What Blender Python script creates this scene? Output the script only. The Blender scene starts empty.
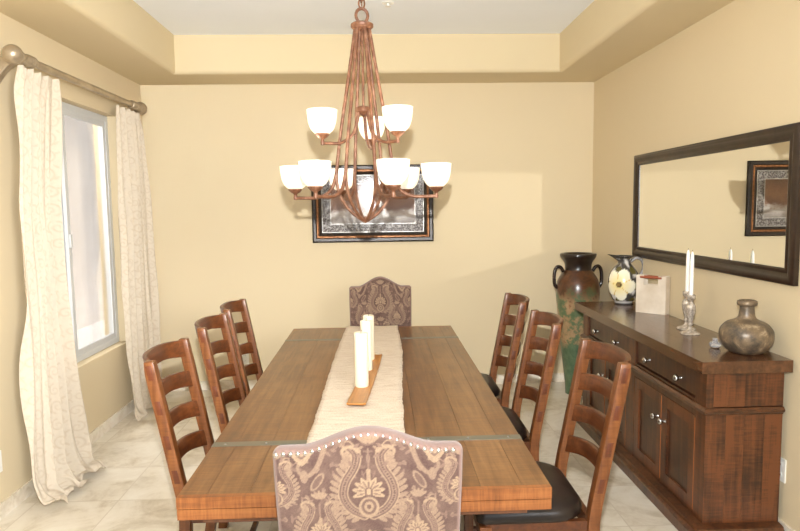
import bpy, bmesh, math, random
import numpy as np
from mathutils import Vector, Matrix
random.seed(7)
PI = math.pi
scene = bpy.context.scene
COL = scene.collection

# ------------------------------------------------------------------ helpers
def s2l(c):
    return tuple(((v/255)/12.92 if v/255 <= .04045 else ((v/255+.055)/1.055)**2.4) for v in c)

def finish(bm, me, smooth=40):
    bm.normal_update()
    bm.to_mesh(me); bm.free()
    if smooth:
        me.polygons.foreach_set('use_smooth', [True]*len(me.polygons))
        me.set_sharp_from_angle(angle=math.radians(smooth))

def obj(name, bm, mats, parent=None, smooth=40, bevel=0, seg=2):
    if bevel:
        es = [e for e in bm.edges if len(e.link_faces) == 2 and e.calc_face_angle(0) > math.radians(35)]
        if es:
            bmesh.ops.bevel(bm, geom=es, offset=bevel, segments=seg, profile=.5, affect='EDGES', clamp_overlap=True)
    me = bpy.data.meshes.new(name)
    finish(bm, me, smooth)
    for m in (mats if isinstance(mats, (list, tuple)) else [mats]):
        me.materials.append(m)
    o = bpy.data.objects.new(name, me)
    COL.objects.link(o)
    if parent: o.parent = parent
    return o

def tag(o, label, cat, group=None):
    o['label'] = label; o['category'] = cat
    if group: o['group'] = group
    return o

def thing(name, label, cat, loc=(0, 0, 0), rotz=0, group=None):
    o = bpy.data.objects.new(name, None)
    o.empty_display_size = .1
    COL.objects.link(o)
    o.location = loc; o.rotation_euler = (0, 0, rotz)
    return tag(o, label, cat, group)

def struct(o):
    o['kind'] = 'structure'; return o

def copy_tree(o, parent=None):
    c = o.copy(); COL.objects.link(c)
    if parent: c.parent = parent
    for ch in list(o.children): copy_tree(ch, c)
    return c

def NB(): return bmesh.new()

def box(bm, x0, x1, y0, y1, z0, z1, mi=0):
    v = [bm.verts.new(p) for p in ((x0,y0,z0),(x1,y0,z0),(x1,y1,z0),(x0,y1,z0),(x0,y0,z1),(x1,y0,z1),(x1,y1,z1),(x0,y1,z1))]
    fs = []
    for q in ((0,3,2,1),(4,5,6,7),(0,1,5,4),(1,2,6,5),(2,3,7,6),(3,0,4,7)):
        f = bm.faces.new([v[i] for i in q]); f.material_index = mi; fs.append(f)
    return v

def lathe(bm, prof, c=(0, 0, 0), seg=32, mi=0, cap=True, ax='z'):
    def P(r, h, a):
        x, y = r*math.cos(a), r*math.sin(a)
        if ax == 'z': return (c[0]+x, c[1]+y, c[2]+h)
        if ax == 'y': return (c[0]+x, c[1]+h, c[2]-y)
        return (c[0]+h, c[1]+x, c[2]+y)
    rings = []
    for r, h in prof:
        if r < 1e-6: rings.append([bm.verts.new(P(0, h, 0))])
        else: rings.append([bm.verts.new(P(r, h, 2*PI*i/seg)) for i in range(seg)])
    fs = []
    for a, b in zip(rings, rings[1:]):
        for i in range(seg):
            j = (i+1) % seg
            if len(a) == 1 and len(b) == 1: continue
            if len(a) == 1: f = bm.faces.new((a[0], b[j], b[i]))
            elif len(b) == 1: f = bm.faces.new((a[i], a[j], b[0]))
            else: f = bm.faces.new((a[i], a[j], b[j], b[i]))
            f.material_index = mi; fs.append(f)
    if cap:
        if len(rings[0]) > 1: f = bm.faces.new(rings[0][::-1]); f.material_index = mi; fs.append(f)
        if len(rings[-1]) > 1: f = bm.faces.new(rings[-1]); f.material_index = mi; fs.append(f)
    bmesh.ops.recalc_face_normals(bm, faces=fs)
    return rings

def smooth_path(pts, n=8):
    """Catmull-Rom through pts"""
    P = [Vector(p) for p in pts]
    P = [2*P[0]-P[1]] + P + [2*P[-1]-P[-2]]
    out = []
    for i in range(1, len(P)-2):
        for k in range(n):
            t = k/n
            a, b, c, d = P[i-1], P[i], P[i+1], P[i+2]
            out.append(.5*((2*b)+(c-a)*t+(2*a-5*b+4*c-d)*t*t+(3*b-a-3*c+d)*t**3))
    out.append(P[-2])
    return out

def tube(bm, pts, r, seg=10, closed=False, mi=0):
    pts = [Vector(p) for p in pts]; n = len(pts)
    rr = r if isinstance(r, (list, tuple)) else [r]*n
    rings = []; nrm = None
    for i, p in enumerate(pts):
        t = (pts[(i+1) % n]-pts[i-1]) if closed else (pts[min(i+1, n-1)]-pts[max(i-1, 0)])
        t.normalize()
        if nrm is None:
            nrm = Vector((0, 0, 1)) if abs(t.z) < .9 else Vector((1, 0, 0))
        nrm = (nrm-t*nrm.dot(t)).normalized()
        b = t.cross(nrm)
        rings.append([bm.verts.new(p+(nrm*math.cos(2*PI*k/seg)+b*math.sin(2*PI*k/seg))*rr[i]) for k in range(seg)])
    fs = []
    for i in range(n if closed else n-1):
        a, b = rings[i], rings[(i+1) % n]
        for k in range(seg):
            f = bm.faces.new((a[k], a[(k+1) % seg], b[(k+1) % seg], b[k])); f.material_index = mi; fs.append(f)
    if not closed:
        fs.append(bm.faces.new(rings[0][::-1])); fs.append(bm.faces.new(rings[-1]))
        fs[-1].material_index = fs[-2].material_index = mi
    bmesh.ops.recalc_face_normals(bm, faces=fs)

def sweep_rect(bm, path, mi=0):
    """path: list of (four corner points); closed prism"""
    rings = [[bm.verts.new(p) for p in q] for q in path]
    fs = []
    for a, b in zip(rings, rings[1:]):
        m = len(a)
        for k in range(m):
            f = bm.faces.new((a[k], a[(k+1) % m], b[(k+1) % m], b[k])); f.material_index = mi; fs.append(f)
    fs.append(bm.faces.new(rings[0][::-1])); fs.append(bm.faces.new(rings[-1]))
    fs[-1].material_index = fs[-2].material_index = mi
    bmesh.ops.recalc_face_normals(bm, faces=fs)

def prism(bm, outline, axis, a0, a1, mi=0):
    """outline 2-D polygon extruded along axis from a0 to a1"""
    def P(u, v, a):
        return {'x': (a, u, v), 'y': (u, a, v), 'z': (u, v, a)}[axis]
    A = [bm.verts.new(P(u, v, a0)) for u, v in outline]; B = [bm.verts.new(P(u, v, a1)) for u, v in outline]
    n = len(A)
    fs = [bm.faces.new(A[::-1]), bm.faces.new(B)]
    for i in range(n): fs.append(bm.faces.new((A[i], A[(i+1) % n], B[(i+1) % n], B[i])))
    for f in fs: f.material_index = mi
    bmesh.ops.recalc_face_normals(bm, faces=fs)

def set_colors(me, cols):
    ca = me.color_attributes.new('Col', 'FLOAT_COLOR', 'POINT')
    a = np.ones((len(me.vertices), 4), np.float32); a[:, :3] = cols
    ca.data.foreach_set('color', a.ravel())

# ------------------------------------------------------------------ materials
class G:
    """tiny node-graph writer"""
    def __init__(s, name):
        s.m = bpy.data.materials.new(name); s.m.use_nodes = True
        s.t = s.m.node_tree; s.n = s.t.nodes; s.l = s.t.links
        s.b = s.n['Principled BSDF']; s.out = s.n['Material Output']
    def node(s, typ, **kw):
        n = s.n.new(typ)
        for k, v in kw.items():
            if k.startswith('i_'):
                key = k[2:]; key = int(key) if key.isdigit() else key.replace('_', ' ')
                s.put(n.inputs[key], v)
            else: setattr(n, k, v)
        return n
    def put(s, sock, v):
        if isinstance(v, bpy.types.NodeSocket): s.l.new(v, sock)
        elif isinstance(v, bpy.types.Node): s.l.new(v.outputs[0], sock)
        else:
            if isinstance(v, (tuple, list)) and len(v) == 3 and sock.type == 'RGBA': v = (*v, 1)
            sock.default_value = v
    def coord(s, kind='Object', scale=(1, 1, 1), rot=(0, 0, 0), loc=(0, 0, 0)):
        c = s.node('ShaderNodeTexCoord')
        return s.node('ShaderNodeMapping', i_Vector=c.outputs[kind], i_Scale=scale, i_Rotation=rot, i_Location=loc)
    def noise(s, vec, scale, detail=4, rough=.55, dist=0):
        return s.node('ShaderNodeTexNoise', i_Vector=vec, i_Scale=scale, i_Detail=detail, i_Roughness=rough, i_Distortion=dist)
    def ramp(s, fac, stops):
        r = s.node('ShaderNodeValToRGB', i_Fac=fac)
        e = r.color_ramp.elements
        while len(e) < len(stops): e.new(.5)
        for el, (p, c) in zip(e, stops): el.position = p; el.color = (*c, 1) if len(c) == 3 else c
        return r
    def mix(s, a, b, fac, blend='MIX'):
        n = s.node('ShaderNodeMix', data_type='RGBA', blend_type=blend)
        s.put(n.inputs[0], fac); s.put(n.inputs[6], a); s.put(n.inputs[7], b)
        return n.outputs[2]
    def math(s, op, a, b=0, c=0):
        n = s.node('ShaderNodeMath', operation=op); s.put(n.inputs[0], a); s.put(n.inputs[1], b); s.put(n.inputs[2], c)
        return n.outputs[0]
    def bump(s, h, strength=.2, dist=.002):
        n = s.node('ShaderNodeBump', i_Height=h, i_Strength=strength, i_Distance=dist)
        s.l.new(n.outputs[0], s.b.inputs['Normal'])
    def set(s, **kw):
        for k, v in kw.items(): s.put(s.b.inputs[k.replace('_', ' ')], v)
        return s.m

def plain(name, c, rough=.5, metal=0, **kw):
    g = G(name); return g.set(Base_Color=s2l(c), Roughness=rough, Metallic=metal, **kw)

def paint(name, c, var=.04, rough=.75):
    g = G(name)
    v = g.coord(scale=(1, 1, 1))
    a = g.noise(v, 1.3, 3); b = g.noise(v, 160, 2)
    col = g.mix(s2l(c), s2l(tuple(x*.93 for x in c)), g.math('MULTIPLY', a, var*10))
    g.bump(b, .06, .001)
    return g.set(Base_Color=col, Roughness=rough, Specular_IOR_Level=.25)

def wood(name, dark, mid, light, axis='y', rough=.38, scale=1.0, saw=.25, coat=0, island=.5, blotch=.5, bumpy=.18, lo=.2, hi=.7):
    """grain running along axis; fine saw marks across it"""
    g = G(name)
    st = {'x': (.9, 14, 14), 'y': (14, .9, 14), 'z': (14, 14, .9)}[axis]
    st = tuple(k*scale for k in st)
    c = g.node('ShaderNodeTexCoord')
    geo = g.node('ShaderNodeNewGeometry')
    rnd = geo.outputs['Random Per Island']
    off = g.node('ShaderNodeVectorMath', operation='SCALE', i_0=(7.3, 5.1, 9.7)); g.l.new(rnd, off.inputs['Scale'])
    add = g.node('ShaderNodeVectorMath', operation='ADD', i_0=c.outputs['Object'], i_1=off.outputs[0])
    mp = g.node('ShaderNodeMapping', i_Vector=add.outputs[0], i_Scale=st)
    n1 = g.noise(mp, 3.0, 5, .58, .4)
    iso = g.noise(add, 5.0*scale, 4, .6)
    sst = {'x': (70, 6, 6), 'y': (6, 70, 6), 'z': (6, 6, 70)}[axis]
    mp2 = g.node('ShaderNodeMapping', i_Vector=add.outputs[0], i_Scale=sst)
    n2 = g.noise(mp2, 1.6, 3, .6, .3)
    f = g.math('ADD', g.math('MULTIPLY', n1, .62), g.math('MULTIPLY', iso, blotch*.6))
    f = g.math('ADD', f, g.math('MULTIPLY', g.math('SUBTRACT', n2, .5), saw))
    f = g.math('ADD', f, g.math('MULTIPLY', g.math('SUBTRACT', rnd, .5), .22*island))
    r = g.ramp(f, [(lo, s2l(dark)), ((lo+hi)/2, s2l(mid)), (hi, s2l(light))])
    h = g.math('ADD', n1, g.math('MULTIPLY', n2, saw*2.2))
    g.bump(h, bumpy, .002)
    ro = g.math('ADD', g.math('MULTIPLY', n2, min(.18, saw*.7)), rough-.09)
    return g.set(Base_Color=r.outputs[0], Roughness=ro, Coat_Weight=coat, Coat_Roughness=.22)

M = {}
M['wall'] = paint('wall_paint', (219, 202, 168))
M['soffit'] = paint('soffit_paint', (217, 200, 164))
M['ceil'] = paint('ceiling_paint', (246, 250, 255))
M['white'] = plain('white_plastic', (238, 236, 228), .4)
M['slot'] = plain('outlet_slot', (60, 58, 55), .5)

# floor travertine
def floor_mat(name, tile=.46, base=True):
    g = G(name)
    v = g.coord(rot=(0, 0, 0), loc=(.12, .2, 0))
    br = g.node('ShaderNodeTexBrick', offset=0.0, squash=1.0, i_Vector=v, i_Scale=1.0, i_Mortar_Size=.004, i_Mortar_Smooth=.3)
    br.inputs['Brick Width'].default_value = tile; br.inputs['Row Height'].default_value = tile
    br.inputs['Color1'].default_value = (0, 0, 0, 1); br.inputs['Color2'].default_value = (1, 1, 1, 1); br.inputs['Mortar'].default_value = (.5, .5, .5, 1)
    sh = g.node('ShaderNodeVectorMath', operation='MULTIPLY', i_0=br.outputs['Color'], i_1=(5, 9, 3))
    vv = g.node('ShaderNodeVectorMath', operation='ADD', i_0=v, i_1=sh)
    n1 = g.noise(vv, 2.6, 7, .62, 1.2); n2 = g.noise(vv, 11, 6, .7, .5)
    f = g.math('ADD', g.math('MULTIPLY', n1, .7), g.math('MULTIPLY', n2, .3))
    r = g.ramp(f, [(.26, s2l((146, 124, 96))), (.38, s2l((196, 183, 160))), (.5, s2l((222, 213, 196))), (.72, s2l((238, 232, 220)))])
    col = g.mix(r.outputs[0], s2l((200, 188, 168)), g.math('MULTIPLY', br.outputs['Fac'], .7))
    g.bump(g.math('SUBTRACT', g.math('MULTIPLY', n2, .15), br.outputs['Fac']), .25, .002)
    ro = g.math('ADD', g.math('MULTIPLY', n2, .3), .22)
    return g.set(Base_Color=col, Roughness=ro)
M['floor'] = floor_mat('travertine_floor')
def base_mat():
    g = G('stone_baseboard'); v = g.coord()
    n = g.noise(v, 9, 6, .65, .8)
    r = g.ramp(n, [(.3, s2l((205, 190, 165))), (.5, s2l((232, 222, 204))), (.75, s2l((244, 238, 226)))])
    return g.set(Base_Color=r.outputs[0], Roughness=.45)
M['base'] = base_mat()
M['table'] = wood('table_wood', (68, 42, 22), (110, 73, 39), (142, 102, 62), 'y', .34, 1.0, .45, .2, .6, .7, bumpy=.05)
M['table_edge'] = wood('table_edge_wood', (80, 44, 20), (138, 82, 40), (168, 108, 58), 'x', .4, 1.0, .45, .1, .3, .5)
M['table_base'] = wood('table_base_wood', (58, 34, 20), (98, 60, 36), (126, 82, 50), 'z', .45)
M['chair_post'] = wood('chair_post_wood', (58, 30, 13), (112, 64, 30), (150, 94, 50), 'z', .35, 1.2, .25, .2, .4, .5)
M['chair_slat'] = wood('chair_slat_wood', (46, 22, 10), (88, 46, 21), (124, 70, 34), 'x', .35, 1.2, .25, .2, .4, .5)
M['chair_peg'] = wood('chair_peg_wood', (56, 26, 12), (96, 48, 24), (120, 64, 34), 'z', .4, 1.5)
M['sb'] = wood('sideboard_wood', (28, 17, 11), (66, 37, 20), (108, 62, 33), 'z', .36, .9, .34, .2, .4, 1.1, lo=.3, hi=.72)
M['sbx'] = wood('sideboard_front_wood', (30, 18, 11), (64, 37, 21), (100, 60, 34), 'z', .36, .9, .2, .2, .4, .9, lo=.28, hi=.72)
M['sbtop'] = wood('sideboard_top_wood', (46, 26, 15), (84, 52, 31), (116, 76, 48), 'y', .28, .9, .04, .4, .3, .5)
M['sbedge'] = plain('worn_wood_edge', (168, 100, 52), .5)
M['gap'] = plain('dark_gap', (22, 13, 8), .8)
M['steel'] = plain('joint_strip_metal', (128, 126, 114), .45, .6)
M['nickel'] = plain('nickel', (205, 203, 200), .22, 1.0)
def leather():
    g = G('black_leather'); v = g.coord()
    n = g.noise(v, 120, 4, .6); n2 = g.noise(v, 6, 3)
    r = g.ramp(n2, [(.3, s2l((24, 18, 16))), (.7, s2l((44, 34, 30)))])
    g.bump(n, .15, .001)
    return g.set(Base_Color=r.outputs[0], Roughness=.36)
M['leather'] = leather()
def attr_cloth(name, rough=.85, sheen=.3, bumps=500, tint=None):
    g = G(name)
    a = g.node('ShaderNodeVertexColor', layer_name='Col')
    v = g.coord(); n = g.noise(v, bumps, 2); n2 = g.noise(v, 40, 4, .7)
    c = g.mix(a.outputs[0], (0, 0, 0), g.math('MULTIPLY', g.math('SUBTRACT', n2, .35), .22))
    g.bump(n, .12, .001)
    return g.set(Base_Color=c, Roughness=rough, Sheen_Weight=sheen, Specular_IOR_Level=.2)
M['damask'] = attr_cloth('damask_velvet', .8, .25)
M['curtain'] = attr_cloth('curtain_cloth', .85, .1)
def runner_mat():
    g = G('woven_runner')
    v1 = g.coord(scale=(6, 90, 1)); v2 = g.coord(scale=(260, 40, 1))
    n1 = g.noise(v1, 1.5, 4, .7); n2 = g.noise(v2, 1.2, 3, .6)
    f = g.math('ADD', g.math('MULTIPLY', n1, .6), g.math('MULTIPLY', n2, .4))
    r = g.ramp(f, [(.34, s2l((180, 156, 130))), (.48, s2l((214, 198, 178))), (.66, s2l((230, 218, 202)))])
    g.bump(f, .5, .003)
    return g.set(Base_Color=r.outputs[0], Roughness=.95, Specular_IOR_Level=.1)
M['runner'] = runner_mat()
M['traywood'] = wood('candle_tray_wood', (120, 72, 28), (176, 118, 56), (204, 150, 84), 'y', .4, 1.2, .3)
def wax(name, c):
    g = G(name)
    return g.set(Base_Color=s2l(c), Roughness=.45, Subsurface_Weight=.25, Subsurface_Radius=(.02, .015, .01), Subsurface_Scale=.5)
M['wax'] = wax('ivory_wax', (240, 230, 205)); M['waxw'] = wax('white_wax', (246, 244, 238))
M['wick'] = plain('wick', (60, 50, 40), .9)
def bronze():
    g = G('copper_bronze'); v = g.coord(); n = g.noise(v, 28, 5, .7)
    r = g.ramp(n, [(.3, s2l((84, 52, 34))), (.5, s2l((122, 80, 56))), (.72, s2l((164, 124, 98)))])
    return g.set(Base_Color=r.outputs[0], Roughness=.42, Metallic=.15)
M['bronze'] = bronze()
def shade():
    g = G('lit_shade_glass')
    v = g.coord(); n = g.noise(v, 14, 3, .6, .5)
    r = g.ramp(n, [(.3, (1, .86, .62)), (.7, (1, .93, .78))])
    return g.set(Base_Color=(.95, .9, .8), Roughness=.25, Emission_Color=r.outputs[0], Emission_Strength=.55)
M['shade'] = shade()
M['bulb'] = plain('bulb', (255, 240, 210), .4, 0, Emission_Color=(1, .85, .6, 1), Emission_Strength=5)
def frame_mat(name, dark, light, rough=.35, metal=.2, sc=30):
    g = G(name); v = g.coord(); n = g.noise(v, sc, 6, .7); n2 = g.noise(v, 4, 3)
    r = g.ramp(g.math('ADD', g.math('MULTIPLY', n, .7), g.math('MULTIPLY', n2, .3)), [(.36, s2l(dark)), (.68, s2l(light))])
    g.bump(n, .25, .002)
    return g.set(Base_Color=r.outputs[0], Roughness=rough, Metallic=metal)
M['mframe'] = frame_mat('mirror_frame_wood', (28, 18, 12), (58, 41, 29), .32, 0, 14)
M['pdark'] = frame_mat('picture_frame_black', (20, 16, 14), (64, 52, 42), .35, .2, 60)
M['pgold'] = frame_mat('picture_frame_gold', (110, 66, 34), (176, 122, 76), .4, .5, 40)
M['psilver'] = frame_mat('picture_frame_silver', (150, 146, 140), (200, 196, 190), .35, .6, 40)
def mat_mat():
    g = G('embossed_mat'); v = g.coord()
    vo = g.node('ShaderNodeTexVoronoi', i_Vector=v, i_Scale=70.0); n = g.noise(v, 90, 4, .7, 2.5)
    f = g.math('ADD', g.math('MULTIPLY', vo.outputs['Distance'], .6), g.math('MULTIPLY', n, .5))
    r = g.ramp(f, [(.35, s2l((62, 52, 48))), (.55, s2l((106, 98, 92))), (.75, s2l((150, 144, 138)))])
    g.bump(f, .4, .003)
    return g.set(Base_Color=r.outputs[0], Roughness=.5, Metallic=.3)
M['pmat'] = mat_mat()
def artwork():
    # plain generic stand-in: brown land, pale water band
    g = G('art_print'); v = g.coord(); sx = g.node('ShaderNodeSeparateXYZ', i_Vector=v)
    n = g.noise(v, 7, 6, .65, .6); n2 = g.noise(v, 30, 4, .7)
    z = g.math('ADD', sx.outputs['Z'], g.math('MULTIPLY', g.math('SUBTRACT', n, .5), .16))
    f = g.math('ADD', g.math('MULTIPLY', z, 1.9), .5)
    f = g.math('ADD', f, g.math('MULTIPLY', g.math('SUBTRACT', n2, .5), .18))
    r = g.ramp(f, [(.0, s2l((104, 94, 88))), (.2, s2l((150, 140, 132))), (.33, s2l((190, 180, 170))), (.42, s2l((128, 92, 70))), (.6, s2l((150, 108, 76))), (.95, s2l((84, 58, 44)))])
    return g.set(Base_Color=r.outputs[0], Roughness=.55)
M['art'] = artwork()
def thin_glass(name, tint=(1, 1, 1), rough=.06, strength=.5):
    g = G(name)
    tr = g.node('ShaderNodeBsdfTransparent', i_Color=(*tint, 1)); gl = g.node('ShaderNodeBsdfGlossy', i_Color=(1, 1, 1, 1), i_Roughness=rough)
    fr = g.node('ShaderNodeFresnel', i_IOR=1.5)
    mx = g.node('ShaderNodeMixShader', i_Fac=g.math('MULTIPLY', fr, strength)); g.l.new(tr.outputs[0], mx.inputs[1]); g.l.new(gl.outputs[0], mx.inputs[2])
    g.l.new(mx.outputs[0], g.out.inputs['Surface']); return g.m
M['pglass'] = thin_glass('picture_glass', (1, 1, 1), .12, .6)
M['wglass'] = thin_glass('window_glass', (.97, .97, .97), .03, .6)
M['mirror'] = plain('mirror_silver', (240, 240, 236), 0.0, 1.0)
M['alu'] = plain('window_aluminium', (206, 208, 208), .4, .15)
M['rod'] = frame_mat('pewter_rod', (150, 134, 112), (196, 180, 154), .36, .6, 6)
def urn_mat():
    g = G('urn_glaze'); v = g.coord(); sx = g.node('ShaderNodeSeparateXYZ', i_Vector=v)
    n = g.noise(v, 6.5, 7, .68, .15); n2 = g.noise(v, 16, 5, .7, .5)
    body = g.ramp(n, [(.36, s2l((70, 94, 62))), (.49, s2l((98, 114, 80))), (.52, s2l((150, 124, 90))), (.58, s2l((172, 142, 106))), (.66, s2l((126, 84, 54)))])
    low = g.ramp(n2, [(.3, s2l((62, 88, 62))), (.7, s2l((98, 118, 88)))])
    top = g.ramp(n2, [(.3, s2l((52, 28, 14))), (.7, s2l((104, 62, 34)))])
    z = g.math('ADD', sx.outputs['Z'], g.math('MULTIPLY', g.math('SUBTRACT', n, .5), .5))
    f1 = g.ramp(z, [(.42, (0, 0, 0)), (.52, (1, 1, 1))])
    f2 = g.ramp(z, [(.84, (0, 0, 0)), (.95, (1, 1, 1))])
    c = g.mix(low.outputs[0], body.outputs[0], f1.outputs[0]); c = g.mix(c, top.outputs[0], f2.outputs[0])
    f3 = g.ramp(sx.outputs['Z'], [(1.10, (0, 0, 0)), (1.125, (1, 1, 1))])
    # keep ramp within 0..1 by rescaling
    f3 = g.math('GREATER_THAN', sx.outputs['Z'], 1.088)
    c = g.mix(c, s2l((34, 22, 16)), f3)
    return g.set(Base_Color=c, Roughness=.28, Coat_Weight=.3, Coat_Roughness=.15)
M['urn'] = urn_mat(); M['urn_handle'] = frame_mat('urn_handle_glaze', (26, 17, 13), (58, 40, 30), .25, 0, 14)
M['jug'] = G('painted_pitcher').m
g = G('painted_pitcher'); a = g.node('ShaderNodeVertexColor', layer_name='Col'); M['jug'] = g.set(Base_Color=a.outputs[0], Roughness=.22, Coat_Weight=.4)
M['jug_handle'] = frame_mat('pitcher_handle_glaze', (70, 66, 64), (196, 190, 186), .25, 0, 40)
def canvas():
    g = G('cream_canvas'); v = g.coord(); n = g.noise(v, 240, 2); n2 = g.noise(v, 8, 3)
    r = g.ramp(n2, [(.3, s2l((206, 190, 168))), (.7, s2l((228, 216, 198)))])
    g.bump(n, .3, .001); return g.set(Base_Color=r.outputs[0], Roughness=.9)
M['canvas'] = canvas(); M['redwood'] = plain('tote_handle_wood', (150, 78, 50), .5)
def sglass():
    g = G('smoky_glass'); v = g.coord(); n = g.noise(v, 60, 2)
    r = g.ramp(n, [(.3, s2l((146, 132, 116))), (.7, s2l((222, 212, 198)))])
    return g.set(Base_Color=r.outputs[0], Roughness=.12, Metallic=.3, Transmission_Weight=.0, Coat_Weight=.6)
M['mercury'] = sglass()
def bottle_mat():
    g = G('bottle_patina'); v = g.coord(); n = g.noise(v, 13, 6, .7, .4); sx = g.node('ShaderNodeSeparateXYZ', i_Vector=v)
    r = g.ramp(n, [(.32, s2l((54, 48, 42))), (.46, s2l((98, 86, 72))), (.58, s2l((132, 112, 88))), (.72, s2l((196, 178, 150)))])
    g.bump(n, .3, .003)
    return g.set(Base_Color=r.outputs[0], Roughness=.36, Metallic=.12)
M['bottle'] = bottle_mat()
def clear():
    g = G('crystal'); return g.set(Base_Color=(.95, .97, 1, 1), Roughness=.03, Transmission_Weight=.8, IOR=1.5)
M['crystal'] = clear()
def ext():
    g = G('stucco'); v = g.coord(); n = g.noise(v, 60, 4, .7); n2 = g.noise(v, 1.4, 3)
    r = g.ramp(n2, [(.3, s2l((222, 216, 212))), (.7, s2l((236, 230, 226)))])
    g.bump(n, .6, .01); return g.set(Base_Color=r.outputs[0], Roughness=.95)
M['ext'] = ext()

# ------------------------------------------------------------------ dimensions (metres; camera at x=y=0, looking along +y)
XL, XR, YB, ZS, ZC = -2.058, 1.965, 5.674, 2.74, 3.0485
TXL, TXR, TYB, TYF = -1.6147, 1.5232, 5.2393, .2
YF = -1.4
WY0, WY1, WZ0, WZ1 = 3.78, 5.12, .58, 2.39      # window opening
T = .18                                           # wall thickness

# ------------------------------------------------------------------ room shell
bm = NB(); box(bm, XL-T, XR+T, YF, YB+T, -.1, 0); struct(obj('floor', bm, M['floor'], smooth=0))
bm = NB(); box(bm, XL-T, XR+T, YB, YB+T, 0, ZC+.1); struct(obj('wall_back', bm, M['wall'], smooth=0))
bm = NB(); box(bm, XR, XR+T, YF, YB, 0, ZC+.1); struct(obj('wall_right', bm, M['wall'], smooth=0))
bm = NB()
for y0, y1, z0, z1 in ((YF, WY0, 0, ZC+.1), (WY1, YB, 0, ZC+.1), (WY0, WY1, 0, WZ0), (WY0, WY1, WZ1, ZC+.1)):
    box(bm, XL-T, XL, y0, y1, z0, z1)
bmesh.ops.remove_doubles(bm, verts=bm.verts, dist=1e-5)
struct(obj('wall_left', bm, M['wall'], smooth=0))
# rounded stool at the foot of the window opening
bm = NB(); box(bm, XL-T+.02, XL+.004, WY0, WY1, WZ0-.03, WZ0+.001)
struct(obj('trim_1', bm, M['wall'], bevel=.02, seg=3))
bm = NB(); box(bm, TXL-.1, TXR+.1, TYF-.1, TYB+.1, ZC, ZC+.1); struct(obj('ceiling', bm, M['ceil'], smooth=0))
# dropped soffit ring around the tray, with bullnosed inner edge
bm = NB()
R = .035
sec = [(0, ZC)] + [(0+R-R*math.cos(a), ZS+R-R*math.sin(a)) for a in [k*PI/12 for k in range(7)]]   # (distance outward, z)
def loop(d): return [(TXL-d, TYF-d), (TXR+d, TYF-d), (TXR+d, TYB+d), (TXL-d, TYB+d)]
rings = []
for d, z in sec: rings.append([bm.verts.new((x, y, z)) for x, y in loop(d)])
rings.append([bm.verts.new((x, y, ZS)) for x, y in ((XL, YF), (XR, YF), (XR, YB), (XL, YB))])
rings.append([bm.verts.new((x, y, ZC+.1)) for x, y in ((XL, YF), (XR, YF), (XR, YB), (XL, YB))])
rings.append([bm.verts.new((x, y, ZC+.1)) for x, y in loop(0)])
rings.append(rings[0])
for a, b in zip(rings, rings[1:]):
    for i in range(4):
        j = (i+1) % 4
        bm.faces.new((a[i], a[j], b[j], b[i]))
bmesh.ops.recalc_face_normals(bm, faces=bm.faces)
struct(obj('trim_2', bm, M['soffit'], smooth=30))
bh, bt = .082, .014
for nm, b in (('baseboard_back', (XL+bt, XR-bt, YB-bt, YB)), ('baseboard_left', (XL, XL+bt, YF, YB)), ('baseboard_right', (XR-bt, XR, YF, YB))):
    bm = NB(); box(bm, *b, 0, bh); struct(obj(nm, bm, M['base'], bevel=.004))

# window: aluminium frame, meeting stile, panes
wx = XL-.10
w = bpy.data.objects.new('window_1', None); COL.objects.link(w); struct(w); w.location = (wx, (WY0+WY1)/2, WZ0)
hy, hz = (WY1-WY0)/2, WZ1-WZ0
bm = NB()
fw = .045
box(bm, -.03, .03, -hy, hy, .002, fw); box(bm, -.03, .03, -hy, hy, hz-fw, hz-.002)
box(bm, -.03, .03, -hy, -hy+fw, fw, hz-fw); box(bm, -.03, .03, hy-fw, hy, fw, hz-fw)
struct(obj('window_frame', bm, M['alu'], w, bevel=.004))
def sash(y0, y1, x, nm):
    bm = NB(); s = .04
    box(bm, x-.012, x+.012, y0, y1, fw, fw+s); box(bm, x-.012, x+.012, y0, y1, hz-fw-s, hz-fw)
    box(bm, x-.012, x+.012, y0, y0+s, fw+s, hz-fw-s); box(bm, x-.012, x+.012, y1-s, y1, fw+s, hz-fw-s)
    o = struct(obj('window_sash', bm, M['alu'], w, bevel=.003))
    bm = NB(); box(bm, x-.003, x+.003, y0+s, y1-s, fw+s, hz-fw-s); g_ = struct(obj('window_pane', bm, M['wglass'], w, smooth=0))
sash(-hy+fw, -.02, -.016, 'a'); sash(-.06, hy-fw, .014, 'b')
bm = NB(); box(bm, .027, .04, -.055, -.028, hz*.45, hz*.45+.09); struct(obj('window_latch', bm, M['alu'], w, bevel=.003))
# neighbouring stucco wall seen through the panes, and the ground outside
bm = NB(); box(bm, XL-2.3, XL-2.2, 1.0, 10.5, -.1, 4.2); e_ = struct(obj('exterior_wall', bm, M['ext'], smooth=0))
bm = NB(); box(bm, XL-2.2, XL-T-.001, 1.0, 10.5, -.12, -.02); struct(obj('exterior_ground', bm, M['ext'], smooth=0))

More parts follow.
